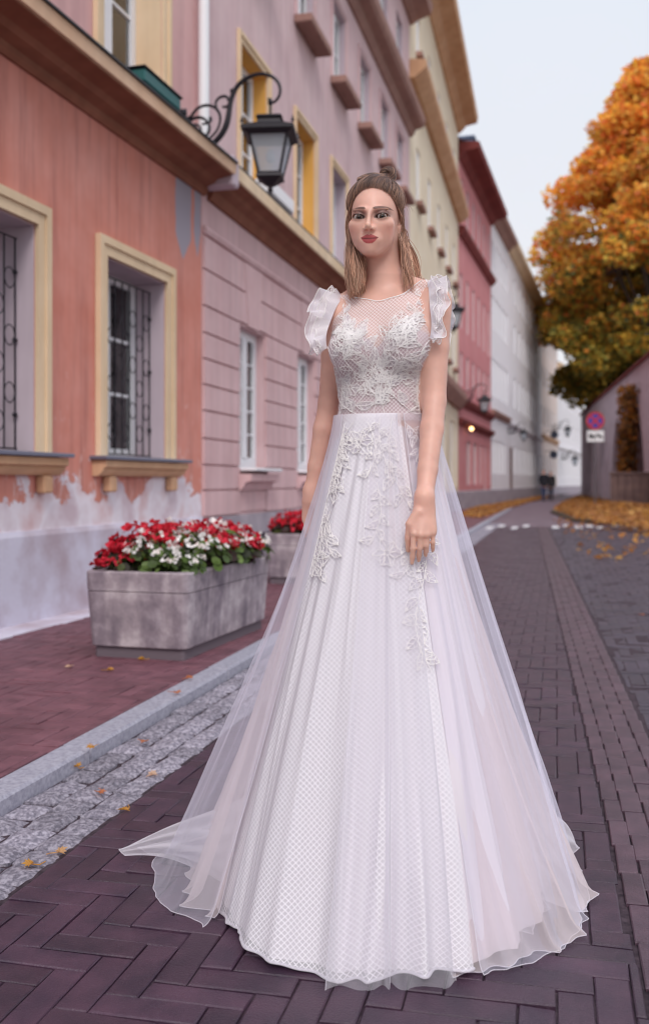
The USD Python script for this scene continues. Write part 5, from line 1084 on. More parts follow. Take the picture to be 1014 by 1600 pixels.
for k in range(NLK):
    side = -1 if k % 2 else 1; u, v_ = rh.random(), rh.random(); wave = 1.0 + side + rh.normal(0, .9); curl = rh.uniform(.6, 1.5); front = rh.random() < .5
    az0 = side * (rh.uniform(0.92, 1.5) if front else rh.uniform(1.6, 3.0)); base = hairline(np.array([az0]))[0] + rh.uniform(0.0, 0.35)
    if side < 0:
        e0 = np.array([-0.086 + 0.042 * u, -0.078 + 0.075 * v_, 1.548 + 0.06 * rh.random() ** 2.5])
        if abs(az0) > 2.5: e0 = np.array([-0.085 + 0.05 * u, 0.055 + .03 * v_, 1.50])
        c1h = (np.clip(az0, -2.0, -1.30), -0.42, 0.004 + .010 * u)
    else:
        e0 = np.array([0.042 + 0.052 * u, 0.012 + 0.05 * v_, 1.566 - 0.030 * u + 0.045 * rh.random() ** 2.5])
        if v_ < .25: e0 = np.array([0.034 + 0.06 * u, -0.035, 1.556 - .014 * u])
        c1h = (np.clip(az0, 1.62, 2.4), -0.42, 0.003 + .008 * u)
    for _ in range(58):
        az = az0 + rh.normal(0, .09); s = on_skull(np.array([az]), np.array([max(hairline(np.array([az]))[0], base + rh.normal(0, .10))]), np.array([0.003 + .003 * rh.random()]))[0]
        j = rh.normal(0, 1, 3); w = from_head([s])[0]; c1 = from_head(on_skull(np.array([c1h[0] + .07 * j[0]]), np.array([c1h[1]]), np.array([c1h[2] + .003 * j[1]])))[0]
        e = T2P(e0 + j * (0.0035, .0035, 0.010)); d1 = c1 * .55 + e * .45 + j * .0030 + np.array([side * .002, 0, 0.0]); d2 = c1 * .2 + e * .8 + j * .0022 + np.array([side * .001, -0.002, 0.0])
        n_ = 22; p = spline([w, (w + c1) / 2 + (c1 - HC) * .05, c1, d1, d2, e], n_); t = np.linspace(0, 1, n_)
        p[:, 0] += 0.0042 * curl * np.sin(t * 9 * curl + wave) * t ** 1.5; p[:, 1] += 0.0035 * np.cos(t * 8 + wave) * t
        lines_.append(p + rh.normal(0, .00018, (n_, 3))); wid.append(np.interp(t, [0, .1, .7, 1], [0.0005, 0.0013, 0.0012, 0.0005]))
for _ in range(46):                                    # flyaway hairs
    az = rh.uniform(-1.9, 1.9); s = on_skull(np.array([az]), np.array([max(hairline(np.array([az]))[0], 0.1) + rh.uniform(0, .5)]), np.array([.002]))[0]; n = s / np.linalg.norm(s)
    add_strand([s, s + n * .010 + rh.normal(0, .003, 3), s + n * .016 + np.array([rh.normal(0, .008), .004, -.022])], 0.0005, 0.0003)
for x0 in (0.060, 0.064, 0.066):                       # one fine lock falling from the ear on the right
    a = from_head([(x0, -0.02, -0.028)])[0]; e = T2P((0.115 + rh.normal(0, .004), -0.02, 1.546)); add_strand([a, a * .66 + e * .34 + (-.006, -.012, 0), a * .3 + e * .7 + (-.004, -.012, 0), e], 0.0009, 0.0006, False)
HR0, HR1, HR2 = (np.array(lin(*c)) for c in ((98, 78, 72), (148, 112, 95), (192, 147, 122)))
tl = []
for l in lines_:
    k = np.clip((1.80 - l[:, 2]) / 0.22, 0, 1)[:, None]; g = math.exp(rh.normal(0, .30)); c = np.where(k < .4, HR0 + (HR1 - HR0) * k / .4, HR1 + (HR2 - HR1) * (k - .4) / .6) * g ** 1.2
    q0_ = to_head(l[:1])[0]; lk = meshkit.noise(np.array([[math.atan2(q0_[0], -q0_[1]) * 7.0, q0_[2] * 14, 3.3]]), 5)[0]; c = c * (0.55 + 1.0 * lk)
    if rh.random() < .28: c = c * .3 + .7 * HR2 * min(g, 1.2)
    tl.append(np.clip(c, .01, .9))
hs_ = curves('strands', lines_, wid, M['hair'], hair, kind='stuff')
UsdGeom.PrimvarsAPI(hs_).CreatePrimvar('tint', Sdf.ValueTypeNames.Color3fArray, 'vertex').Set(Vt.Vec3fArray.FromNumpy(np.concatenate(tl).astype(np.float32)))

# ---------------------------------------------------------------- the gown
def cloth(name, col, transp=0.0, sheen=0.3, rough=0.7, trans=0.25, edge=0.5):
    """Fabric; transp > 0 makes tulle, thicker where the view grazes its threads."""
    nodes = {'d': ('principled_bsdf', {'base_color': col, 'roughness': rough, 'sheen_weight': sheen, 'specular_ior_level': 0.2}), 't': ('translucent_bsdf', {'color': col}), 'm': ('mix_closure', {'fac': trans})}
    links = [('d.BSDF', 'm.closure1'), ('t.BSDF', 'm.closure2')]; out = 'm.closure'
    if transp:
        nodes |= {'lw': ('layer_weight', {'blend': 0.35}), 'fa': ('map_range', {'from_min': 0.0, 'from_max': 1.0, 'to_min': 1 - transp, 'to_max': min(0.97, 1 - transp + edge)}), 'tr': ('transparent_bsdf', {}), 'mm': ('mix_closure', {})}
        links += [('lw.facing', 'fa.value'), ('fa.result', 'mm.fac'), ('tr.BSDF', 'mm.closure1'), ('m.closure', 'mm.closure2')]; out = 'mm.closure'
    return usdkit.material(stage, L + name, nodes, links, surface=out)
def net(name, thread, cell, line, sheer, ground=None, dots=0.0):
    """Diamond net: threads along both diagonals of st, sheer (or a plain ground) between them."""
    nodes = {'uv': ('uvmap', {'attribute': 'st'}), 's': ('separate_xyz', {}), 'a': ('math', {'math_type': 'add'}), 'b': ('math', {'math_type': 'subtract'}),
             'th': ('principled_bsdf', {'base_color': thread, 'roughness': 0.6, 'specular_ior_level': 0.3}), 'mx': ('math', {'math_type': 'maximum'}), 'mm': ('mix_closure', {})}
    links = [('uv.UV', 's.vector'), ('s.x', 'a.value1'), ('s.y', 'a.value2'), ('s.x', 'b.value1'), ('s.y', 'b.value2')]
    for k in 'ab':
        nodes |= {k + 'm': ('math', {'math_type': 'multiply', 'value2': 1 / cell}), k + 'f': ('math', {'math_type': 'pingpong', 'value2': 0.5}), k + 'l': ('map_range', {'from_min': line * 0.7, 'from_max': line * 1.3, 'to_min': 1.0, 'to_max': 0.0, 'clamp': True})}
        links += [(k + '.value', k + 'm.value1'), (k + 'm.value', k + 'f.value1'), (k + 'f.value', k + 'l.value')]
    nodes |= {'pr': ('math', {'math_type': 'add'}), 'dt': ('map_range', {'from_min': dots * .8, 'from_max': dots * 1.2 + 1e-4, 'to_min': 1.0, 'to_max': 0.0, 'clamp': True}), 'm2': ('math', {'math_type': 'maximum'}), 'mi': ('map_range', {'from_min': 0.0, 'from_max': 1.0, 'to_min': 1 - sheer, 'to_max': 1.0})}
    links += [('al.result', 'mx.value1'), ('bl.result', 'mx.value2'), ('af.value', 'pr.value1'), ('bf.value', 'pr.value2'), ('pr.value', 'dt.value'), ('mx.value', 'm2.value1'), ('dt.result', 'm2.value2'), ('m2.value', 'mi.value'), ('mi.result', 'mm.fac'), ('th.BSDF', 'mm.closure2')]
    nodes['g'] = ('transparent_bsdf', {}) if ground is None else ('diffuse_bsdf', {'color': ground}); links.append(('g.BSDF', 'mm.closure1'))
    return usdkit.material(stage, L + name, nodes, links, surface='mm.closure')
IV = lin(236, 230, 234)
M['lining'] = cloth('lining_satin', lin(214, 205, 212), 0, 0.1, 0.5, 0.0)
M['bod_lining'] = cloth('bodice_lining', lin(190, 158, 164), 0, 0.2, 0.7, 0.0)
M['net_bodice'] = net('bodice_net', lin(238, 230, 232), 0.0098, 0.088, 0.88)
M['net_skirt'] = net('skirt_net', lin(230, 225, 231), 0.0128, 0.085, 0.46, dots=0.15)
M['tulle'] = cloth('tulle', lin(232, 227, 234), 0.80, 0.2, 0.8, 0.35, 0.55)
M['tulle_thin'] = cloth('tulle_thin', lin(226, 222, 236), 0.87, 0.2, 0.8, 0.35, 0.5)
M['tulle_warm'] = cloth('tulle_warm', lin(230, 216, 217), 0.62, 0.2, 0.8, 0.3, 0.5)
M['tulle_dense'] = cloth('tulle_dense', lin(236, 231, 238), 0.58, 0.2, 0.8, 0.3, 0.5)
M['lace'] = cloth('lace_cord', lin(244, 239, 238), 0, 0.2, 0.55, 0.1)
M['lace_fill'] = cloth('lace_fill', lin(216, 208, 218), 0.64, 0.2, 0.7, 0.2, 0.4)
# bodice: the torso's own surface, cut at waist, neckline and armholes
def torso_hull(p): return torso(p)
gx, gy, gz_ = np.arange(-0.20, 0.2001, 0.004), np.arange(-0.17, 0.17, 0.004), np.arange(1.18, 1.62, 0.004)
def bodice(off, keep):
    v, f = surface_nets(lambda p: torso_hull(p) - off, gx, gy, gz_); v, f = relax(v, f, 4); q = P2T(v)
    ok = keep(q)[f].sum(1) >= 2; f = f[ok]; used = np.unique(f); mp = np.full(len(v), -1); mp[used] = np.arange(len(used)); return v[used], mp[f], q[used]
def neck_z(q): return np.interp(q[:, 0], [-0.12, -0.085, -0.05, 0.0, 0.05, 0.085, 0.12], [1.560, 1.552, 1.530, 1.514, 1.524, 1.556, 1.575]) + 0.03 * (q[:, 1] > .02)
arm_ok = lambda q: np.abs(q[:, 0]) < 0.150 - 0.014 * np.clip((q[:, 2] - 1.42) / .1, 0, 1)
low = lambda q: (q[:, 2] > 1.205) & (q[:, 2] < 1.415 + 0.030 * np.exp(-((np.abs(q[:, 0]) - 0.068) / 0.035) ** 2) - 0.028 * np.exp(-(q[:, 0] / .022) ** 2)) & (np.abs(q[:, 0]) < 0.150)
top = lambda q: (q[:, 2] > 1.205) & (q[:, 2] < neck_z(q)) & arm_ok(q)
v, f, q = bodice(0.0025, low)
bod = obj('bodice', (v, f), M['bod_lining'], bride, smooth=True)
v, f, q = bodice(0.0045, top); aq = np.arctan2(q[:, 0], -q[:, 1])
obj('sheer_net', (v, f), M['net_bodice'], bod, smooth=True, uv=np.stack([np.where(q[:, 1] < 0, q[:, 0] + .25 * np.sign(q[:, 0]) * np.clip(np.abs(q[:, 0]) - .1, 0, 1), q[:, 0]), q[:, 2]], 1))
_bx, _bz = np.linspace(-0.16, 0.16, 81), np.linspace(1.19, 1.60, 104)
_G = np.stack(np.meshgrid(_bx, _bz, indexing='ij'), -1).reshape(-1, 2); _Q = np.column_stack([_G[:, 0], np.full(len(_G), -0.20), _G[:, 1]])
for _ in range(34): _Q[:, 1] += 0.8 * np.maximum(torso_hull(T2P(_Q)), -0.01)
_Q[:, 1] = np.minimum(_Q[:, 1], 0.035)
from scipy.interpolate import RegularGridInterpolator
_depth = RegularGridInterpolator((_bx, _bz), _Q[:, 1].reshape(81, 104), bounds_error=False, fill_value=None)
def on_bodice(x, z, off=0.006):
    """Front of the bodice in chest coordinates."""
    x, z = np.clip(x, -.155, .155), np.clip(z, 1.195, 1.595); e = 0.004; y = _depth(np.stack([x, z], 1))
    n = np.stack([_depth(np.stack([x + e, z], 1)) - _depth(np.stack([x - e, z], 1)), np.full(len(x), -2 * e), _depth(np.stack([x, z + e], 1)) - _depth(np.stack([x, z - e], 1))], 1); n /= np.linalg.norm(n, axis=1, keepdims=True)
    return T2P(np.stack([x, y, z], 1) + n * off)
xn = np.linspace(-0.078, 0.098, 64)
nz = np.interp(xn, [-0.12, -0.085, -0.05, 0.0, 0.05, 0.085, 0.12], [1.560, 1.552, 1.530, 1.514, 1.524, 1.556, 1.575])
obj('neck_binding', tube(spline(on_bodice(xn, nz, 0.0045)[::9], 60), 0.0014, 6), M['lace'], bod, smooth=True)
# ---- lace motifs drawn in the plane and laid on a surface
rl = np.random.default_rng(71)
def leaf_motif(c, a, ln, w, r, serr=5):
    t = np.linspace(0, 1, 26); s = np.sin(np.pi * t ** 0.8) * (1 + 0.28 * np.abs(np.sin(serr * np.pi * t))) * w * .5; bend = 0.12 * ln * np.sin(np.pi * t) * r.choice((-1, 1))
    def pl(x, y): return np.stack([c[0] + math.cos(a) * x - math.sin(a) * y, c[1] + math.sin(a) * x + math.cos(a) * y], 1)
    up, dn = pl(t * ln, s + bend), pl(t * ln, -s + bend); out = [up, dn, pl(t[::3] * ln, bend[::3])]
    for k in range(5, 20, 7):
        for sg in (-1, 1): out.append(np.stack([pl(t[k:k + 1] * ln, bend[k:k + 1])[0], pl(t[k + 3:k + 4] * ln, bend[k + 3:k + 4] + sg * s[k + 3] * .85)[0]]))
    return out, np.vstack([up, dn[::-1]])
def flower_motif(c, R, r, n=6):
    out, fills = [], []
    for k in range(n):
        a = 2 * np.pi * k / n + r.normal(0, .1); o, fl = leaf_motif(c + 0.18 * R * np.array([math.cos(a), math.sin(a)]), a, R * r.uniform(.8, 1.05), R * .72, r, 3); out += o[:3]; fills.append(fl)
    th = np.linspace(0, 6.3, 14); out.append(c + 0.15 * R * np.stack([np.cos(th), np.sin(th)], 1)); return out, fills
def vine(p0, p1, sag, r, n, size):
    """A curling stem with leaves to both sides."""
    p0, p1 = np.array(p0), np.array(p1); d = p1 - p0; nrm = np.array([-d[1], d[0]]); t = np.linspace(0, 1, 30)[:, None]
    stem = p0 + d * t + nrm * sag * np.sin(np.pi * t); out, fills = [stem], []
    for k in range(n):
        i = int(3 + 26 * k / n); a = math.atan2(*(stem[min(i + 1, 29)] - stem[i - 1])[::-1]) + (0.75 if k % 2 else -0.75) + r.normal(0, .15)
        o, fl = leaf_motif(stem[i], a, size * r.uniform(.8, 1.2), size * r.uniform(.36, .5), r); out += o; fills.append(fl)
    return out, fills
def lay_lace(name, parts, proj, parent, rad=0.0008):
    mb, fb = MB(), MB()
    for out, fills in parts:
        for pl in out:
            if len(pl) < 2: continue
            mb.tube(proj(pl, 0.0075), rad * rl.uniform(.8, 1.2), 4, False)
        for fl in fills:
            p3 = proj(fl, 0.0055); c = p3.mean(0); n = len(p3); fb.add(np.vstack([c, p3]), [[0, 1 + i, 1 + (i + 1) % n] for i in range(n)])
    l = obj(name, mb.mesh(), M['lace'], parent, smooth=50, kind='stuff'); obj(name + '_petal', fb.mesh(), M['lace_fill'], parent, smooth=False, kind='stuff')
P_ = []
for s in (-1, 1):
    for (x0, z0, x1, z1, sg, n, sz) in ((0.012, 1.22, 0.095, 1.40, 0.25 * s, 7, .046), (0.03, 1.36, 0.118, 1.47, 0.2 * s, 6, .044), (0.05, 1.22, 0.112, 1.33, -.2 * s, 6, .040), (0.018, 1.30, 0.06, 1.45, -.25 * s, 5, .042), (0.1, 1.40, 0.105, 1.54, .12 * s, 6, .026), (0.045, 1.40, .10, 1.42, .35 * s, 5, .040), (0.02, 1.24, .012, 1.36, .3 * s, 5, .040), (.07, 1.23, .06, 1.36, .3 * s, 5, .04), (.02, 1.425, .085, 1.455, -.3 * s, 5, .036), (.10, 1.22, .122, 1.40, .1 * s, 5, .034)):
        P_.append(vine((s * x0 + .004 * rl.normal(), z0), (s * x1, z1), sg, rl, n, sz))
P_.append(flower_motif(np.array([0.078, 1.325]), 0.033, rl, 7)); P_.append(flower_motif(np.array([-0.062, 1.40]), 0.030, rl, 7)); P_.append(flower_motif(np.array([0.070, 1.41]), 0.026, rl, 6)); P_.append(flower_motif(np.array([-0.07, 1.29]), 0.026, rl, 6))
def proj_b(pl, off): x = np.clip(pl[:, 0], -0.127, 0.127); return on_bodice(x, np.clip(pl[:, 1], 1.21, 1.56), off - 0.001)
lay_lace('lace_leaf', [(o, f[::2]) for o, f in P_], proj_b, bod)
# ---- ruffled cap sleeves of net
def ruffle(side, w, amp, ph, lift, n=90, m=12):
    q = [(0.128, -0.088, 1.405), (0.132, -0.085, 1.44), (0.126, -0.066, 1.485), (0.120, -0.040, 1.530), (0.112, 0.0, 1.560), (0.122, 0.045, 1.525), (0.134, 0.075, 1.46), (0.132, 0.08, 1.41)]
    if side < 0: q = [(-0.128, -0.088, 1.395), (-0.132, -0.085, 1.43), (-0.126, -0.066, 1.475), (-0.116, -0.040, 1.520), (-0.106, 0.0, 1.548), (-0.118, 0.045, 1.52), (-0.132, 0.075, 1.45), (-0.13, 0.08, 1.40)]
    c = spline(q, n); t = np.linspace(0, 1, n); s = np.linspace(0, 1, m)
    out = np.stack([np.full(n, side * 1.0), np.interp(t, [0, .3, .55, 1], [-.75, -.55, 0.1, .7]), np.interp(t, [0, .25, .5, .75, 1], [-0.35, lift, lift + .25, lift, -.3])], 1); out /= np.linalg.norm(out, axis=1, keepdims=True)
    tg = np.gradient(c, axis=0); tg /= np.linalg.norm(tg, axis=1, keepdims=True); nn = np.cross(out, tg)
    ww = w * (0.35 + 0.65 * np.sin(np.pi * np.clip(t * .9 + .08, 0, 1)))
    wave = np.sin(t * 36 + ph + 1.6 * np.sin(t * 8 + ph)) + .4 * np.sin(t * 61 + 2 * ph)
    P3 = c[:, None] + out[:, None] * (s[None, :, None] * ww[:, None, None]) + nn[:, None] * (amp * wave[:, None] * s[None] ** 1.2)[..., None] + tg[:, None] * (amp * .5 * np.cos(t * 44 + ph)[:, None] * s[None])[..., None]
    P3[..., 2] -= 0.35 * ww[:, None] * s[None] ** 2 * np.interp(t, [0, .5, 1], [1, .55, 1])[:, None]
    L_ = np.r_[0, np.cumsum(np.linalg.norm(np.diff(c, axis=0), axis=1))]
    return T2P(P3.reshape(-1, 3)), grid_faces(n, m), np.stack([np.repeat(L_ * 1.9, m), np.tile(s, n) * w], 1), T2P(P3[:, -1])
for side in (-1, 1):
    W_ = 0.075 if side < 0 else 0.056
    sl = None; up_ = 0.0 if side < 0 else -0.3
    for w_, am, ph_, lf, mt, nm in ((W_, .013, .3, .35, 'tulle_dense', 'sleeve_ruffle'), (W_ * .85, .012, 2.2, -.05, 'net_bodice', 'net_layer'), (W_ * .72, .013, 4.0, .85, 'net_bodice', 'upper_layer'), (W_ * .6, .012, 5.2, .15, 'net_bodice', 'net_layer'), (W_ * .5, .012, 1.2, 1.2, 'tulle', 'upper_layer'), (W_ * .55, .011, 3.1, -.5, 'tulle', 'lower_layer')):
        v, f, uv, edge = ruffle(side, w_, am, ph_, lf + up_); o = obj(nm, (v, f), M[mt], sl or bride, smooth=True, uv=uv); sl = sl or o
        obj('edge_cord', tube(edge, 0.0010, 5), M['lace'], sl, smooth=True)
# ---- skirt: flared cloth round the legs, angle 0 towards the viewer, + to the right of the view; t from waist to hem
ZW = 1.222
_rng = np.random.default_rng(81); _ph = _rng.uniform(0, 6.28, 12)
def per(th, xs_, ys_):
    """Smooth periodic function of angle (degrees in xs_)."""
    x = np.radians(np.r_[xs_, xs_[0] + 360]); y = np.r_[ys_, ys_[0]]; return CubicSpline(x, y, bc_type='periodic')((th - x[0]) % (2 * np.pi) + x[0])
def folds(th, t, seed, amp=1.0):
    # uneven soft pleats: ridges of noise running down the cloth, gathered finely at the waist
    P = lambda k, q, o: np.stack([np.cos(th) * k + o, np.sin(th) * k + 3.1 * seed, t * q + o], -1)
    w = meshkit.noise(P(2.4, 1.2, 5.3), seed) - .5
    c = np.stack([np.cos(th + .25 * w) * 5.2, np.sin(th + .25 * w) * 5.2 + 7.7 * seed, t * .8 + w], -1); a = 1 - 2 * np.abs(meshkit.noise(c, seed + 3) * 2 - 1)
    c2 = np.stack([np.cos(th + .2 * w) * 11.0, np.sin(th + .2 * w) * 11.0 + 2.2 * seed, t * 1.4 + 2 * w], -1); a2 = 1 - 2 * np.abs(meshkit.noise(c2, seed + 5) * 2 - 1)
    c3 = np.stack([np.cos(th) * 24, np.sin(th) * 24 + seed, t * 2.0], -1); a3 = meshkit.noise(c3, seed + 9) - .5
    return amp * (a * (0.004 + 0.026 * t ** 1.3) + a2 * (0.004 + 0.011 * t) + a3 * 0.007 * np.clip(t * 10, 0, 1) * (1 - .6 * t))
def skirt_pt(th, t, R, p, seed, amp=1.0, dz=0.0, off=0.0, hem=None):
    """th, t arrays -> points in the bride's frame."""
    rw = 0.103 / np.sqrt(np.sin(th) ** 2 * .85 + (np.cos(th) / 0.80) ** 2 * .9)
    rt_ = np.sin(th - TY) ; rw = np.sqrt(1 / ((np.sin(th) / 0.1155) ** 2 + (np.cos(th) / 0.093) ** 2))
    r_ = rw + (R - rw) * np.clip(t, 0, 1.2) ** p + folds(th, np.clip(t, 0, 1.2), seed, amp) * np.clip(t * 8, .15, 1) + off
    z = ZW * (1 - t) + dz
    return np.stack([r_ * np.sin(th) + 0.015 * (1 - np.clip(t, 0, 1)), -r_ * np.cos(th), z], -1)
def sheet(th0, th1, R, p, seed, amp, nt, nth, off=0.0, t1=0.995, warp=None, wave_hem=0.0, t0=0.0):
    T, TH = np.meshgrid(np.linspace(t0, 1, nt) * t1, np.linspace(th0, th1, nth), indexing='ij')
    Rr = R(TH) if callable(R) else R
    V = skirt_pt(TH, T, Rr, p(TH) if callable(p) else p, seed, amp, 0.0, off)
    if warp is not None: V = warp(V, TH, T)
    return V, TH, T
def net_uv(TH, T): rho = (T + 0.346) * 1.26; return np.stack([rho * np.sin(TH * .26), rho * np.cos(TH * .26)], -1).reshape(-1, 2)
R_in = lambda th: per(th, [-180, -140, -100, -70, -45, -25, 0, 22, 40, 60, 90, 130], [0.48, 0.45, 0.40, 0.39, 0.43, 0.465, 0.455, 0.465, 0.445, 0.42, 0.42, 0.45])
nth = 361
V, TH, T = sheet(-np.pi, np.pi, R_in, 0.98, 0, 0.65, 60, nth, off=-0.012, t1=0.985)
skirt = obj('skirt', (V.reshape(-1, 3), grid_faces(60, nth)), M['lining'], bride, smooth=True)
def warp_front(V, TH, T):
    # the front width is a flat flared panel whose two edges stand proud of the sides
    e = np.exp(-((TH - math.radians(19)) / 0.07) ** 2) + np.exp(-((TH + math.radians(42)) / 0.08) ** 2); c = np.exp(-((TH - math.radians(-3)) / 0.045) ** 2) + .8 * np.exp(-((TH - math.radians(9)) / .035) ** 2)
    g = (0.022 * T ** 1.2 * e + 0.016 * T * c)[..., None]; d = np.stack([np.sin(TH), -np.cos(TH), 0 * TH], -1); V = V + d * g
    V[..., 2] += 0.010 * np.sin(TH * 6) * T ** 6
    return V
V, TH, T = sheet(math.radians(-82), math.radians(22), R_in, 0.98, 0, 0.65, 70, 221, off=-0.002, t1=0.99, warp=warp_front)
obj('net_panel', (V.reshape(-1, 3), grid_faces(70, 221)), M['net_skirt'], skirt, smooth=True, uv=net_uv(TH, T))
obj('hem_tape', tube(V[-1] + (0, 0, .002), 0.0035, 6), M['tulle_dense'], skirt, smooth=True)
def surf_front(th, t, off):
    V = skirt_pt(th, t, R_in(th), 0.98, 0, 0.65, 0.0, -0.002 + off); return warp_front(V, th, t)
# narrow sheer streamer down the middle front, reaching the ground
def warp_mid(V, TH, T):
    d = np.stack([np.sin(TH), -np.cos(TH), 0 * TH], -1); k = np.sin(TH * 55 + 3 * T) * 0.014 * T ** 1.2 + 0.018 * T
    V = V + d * k[..., None]; V[..., 0] += -0.02 * T * np.sin(TH * 20); V[..., 2] -= 0.0; return V
V, TH, T = sheet(math.radians(-13), math.radians(15), R_in, 0.96, 0, 0.6, 60, 60, off=0.004, t1=0.999, warp=warp_mid)
obj('front_streamer', (V.reshape(-1, 3), grid_faces(60, 60)), M['tulle'], skirt, smooth=True)
def edge_lines(V): return [V[:, 0], V[:, -1]]
for e in edge_lines(V): obj('streamer_edge', tube(e, 0.0010, 5), M['tulle_dense'], skirt, smooth=True)
# outer skirt: two wings of tulle, flaring outwards and trailing on the bricks
def settle(V, r):
    """Cloth that would sink below the bricks spreads out on them instead."""
    z = V[..., 2]; low = np.clip(0.035 - z, 0, None); V[..., 2] = np.where(z < 0.035, 0.006 + 0.029 * np.exp((z - 0.035) / 0.035), z); return V
def wing(name, th0, th1, R, p, seed, amp, mat, off, t1, warp=None, nt=70, n=181, parent=bride):
    V, TH, T = sheet(math.radians(th0), math.radians(th1), R, p, seed, amp, nt, n, off=off, t1=t1, warp=warp); V = settle(V, None)
    o = obj(name, (V.reshape(-1, 3), grid_faces(nt, n)), mat, parent, smooth=True, uv=net_uv(TH, T))
    for e in (V[:, 0], V[:, -1], V[-1]): obj('tulle_edge', tube(e, 0.0011, 5, False), M['tulle_dense'], o, smooth=True)
    return o, V
R_r1 = lambda th: per(th, [-180, -90, 0, 22, 34, 50, 70, 95, 130], [0.53, 0.5, 0.44, 0.45, 0.445, 0.46, 0.48, 0.50, 0.52])
R_r2 = lambda th: per(th, [-180, -90, 0, 30, 50, 75, 100, 125, 150], [0.53, 0.5, 0.45, 0.45, 0.465, 0.48, 0.51, 0.52, 0.53])
R_l1 = lambda th: per(th, [180, 210, 240, 262, 285, 305, 320, 345, 380], [0.55, 0.54, 0.50, 0.46, 0.44, 0.445, 0.46, 0.46, 0.46])
R_l2 = lambda th: per(th, [150, 180, 210, 240, 262, 285, 310, 345, 380], [0.55, 0.55, 0.57, 0.60, 0.57, 0.47, 0.44, 0.44, 0.46])
ovr, _ = wing('overskirt', 16, 150, R_r1, 1.42, 4, 1.1, M['tulle_warm'], 0.006, 1.02)
_used_parent = ovr
wing('overskirt', 24, 165, R_r2, 1.06, 6, 0.7, M['tulle_thin'], 0.012, 1.03)
wing('overskirt', -168, -66, R_l1, 1.3, 5, 1.1, M['tulle_warm'], 0.006, 1.02)
wing('overskirt', -172, -62, R_l2, 1.3, 7, 0.7, M['tulle_thin'], 0.012, 1.03)
# loose ends of tulle blown out along the ground
def tongue(name, ridge, low, mat, wr=5, amp=0.012, seed=0, n=50, m=30, bulge=0.03):
    r = np.random.default_rng(seed); a, b = spline(ridge, n), spline(low, n); s = np.linspace(0, 1, m)[None, :, None]; t = np.linspace(0, 1, n)[:, None]
    V = a[:, None] * (1 - s) + b[:, None] * s; d = b - a; al = np.gradient((a + b) / 2, axis=0); nn = np.cross(al, d); nn /= np.linalg.norm(nn, axis=1, keepdims=True) + 1e-9
    nn *= np.sign(nn[:, 1:2] * -1 + .3 * nn[:, 2:3] + 1e-9); S = s[..., 0]
    k = bulge * np.sin(np.pi * S) * (1 - .6 * t) + amp * np.sin(S * np.pi * wr + r.uniform(0, 6) + 2.0 * t + .8 * np.sin(4 * t + r.uniform(0, 6))) * np.clip(1.15 - t, .15, 1)
    V = settle(V + nn[:, None] * k[..., None], None)
    o = obj(name, (V.reshape(-1, 3), grid_faces(n, m)), mat, bride, smooth=True)
    for e in (V[:, 0], V[:, -1], V[-1]): obj('tulle_edge', tube(e, 0.0011, 5, False), M['tulle_dense'], o, smooth=True)
    return o
tongue('train_end', [Lp(425, 1215, .04), Lp(350, 1258, .14), Lp(262, 1292, .22), Lp(188, 1334, .245)], [Lp(405, 1392, 0.0), Lp(335, 1374, .06), Lp(270, 1346, .16), Lp(196, 1346, .20)], M['tulle_dense'], 7, .014, 1, bulge=.05)
tongue('train_end', [Lp(405, 1250, .0), Lp(330, 1290, .10), Lp(270, 1312, .20), Lp(215, 1326, .23)], [Lp(398, 1395, -.02), Lp(345, 1380, .04), Lp(300, 1345, .16), Lp(235, 1342, .2)], M['tulle'], 9, .016, 11, bulge=.06)
tongue('train_end', [Lp(425, 1290, .0), Lp(385, 1310, .06), Lp(355, 1335, .10), Lp(345, 1372, .08)], [Lp(405, 1398, -.03), Lp(385, 1398, -.02), Lp(362, 1394, 0), Lp(346, 1384, .04)], M['tulle_warm'], 6, .012, 2)
tongue('train_end', [Lp(800, 1210, .12), Lp(850, 1270, .14), Lp(884, 1290, .2), Lp(900, 1326, .2)], [Lp(800, 1330, .05), Lp(850, 1345, .1), Lp(880, 1342, .15), Lp(898, 1332, .18)], M['tulle_dense'], 4, .012, 3)
tongue('train_end', [Lp(815, 1255, 0), Lp(862, 1320, .02), Lp(890, 1375, .0), Lp(902, 1412, -.03), Lp(915, 1434, -.13)], [Lp(780, 1330, -.06), Lp(815, 1385, -.08), Lp(850, 1412, -.1), Lp(868, 1424, -.12), Lp(910, 1440, -.15)], M['tulle_dense'], 4, .016, 4)
tongue('train_end', [Lp(735, 1330, -.25), Lp(770, 1385, -.22), Lp(810, 1405, -.2), Lp(836, 1450, -.24)], [Lp(738, 1436, -.26), Lp(765, 1455, -.26), Lp(800, 1466, -.25), Lp(833, 1478, -.27)], M['tulle'], 4, .016, 5)
tongue('train_end', [Lp(760, 1290, -.12), Lp(800, 1350, -.14), Lp(835, 1385, -.13), Lp(858, 1424, -.14)], [Lp(745, 1370, -.17), Lp(785, 1410, -.18), Lp(820, 1430, -.17), Lp(852, 1432, -.16)], M['tulle'], 5, .014, 6)
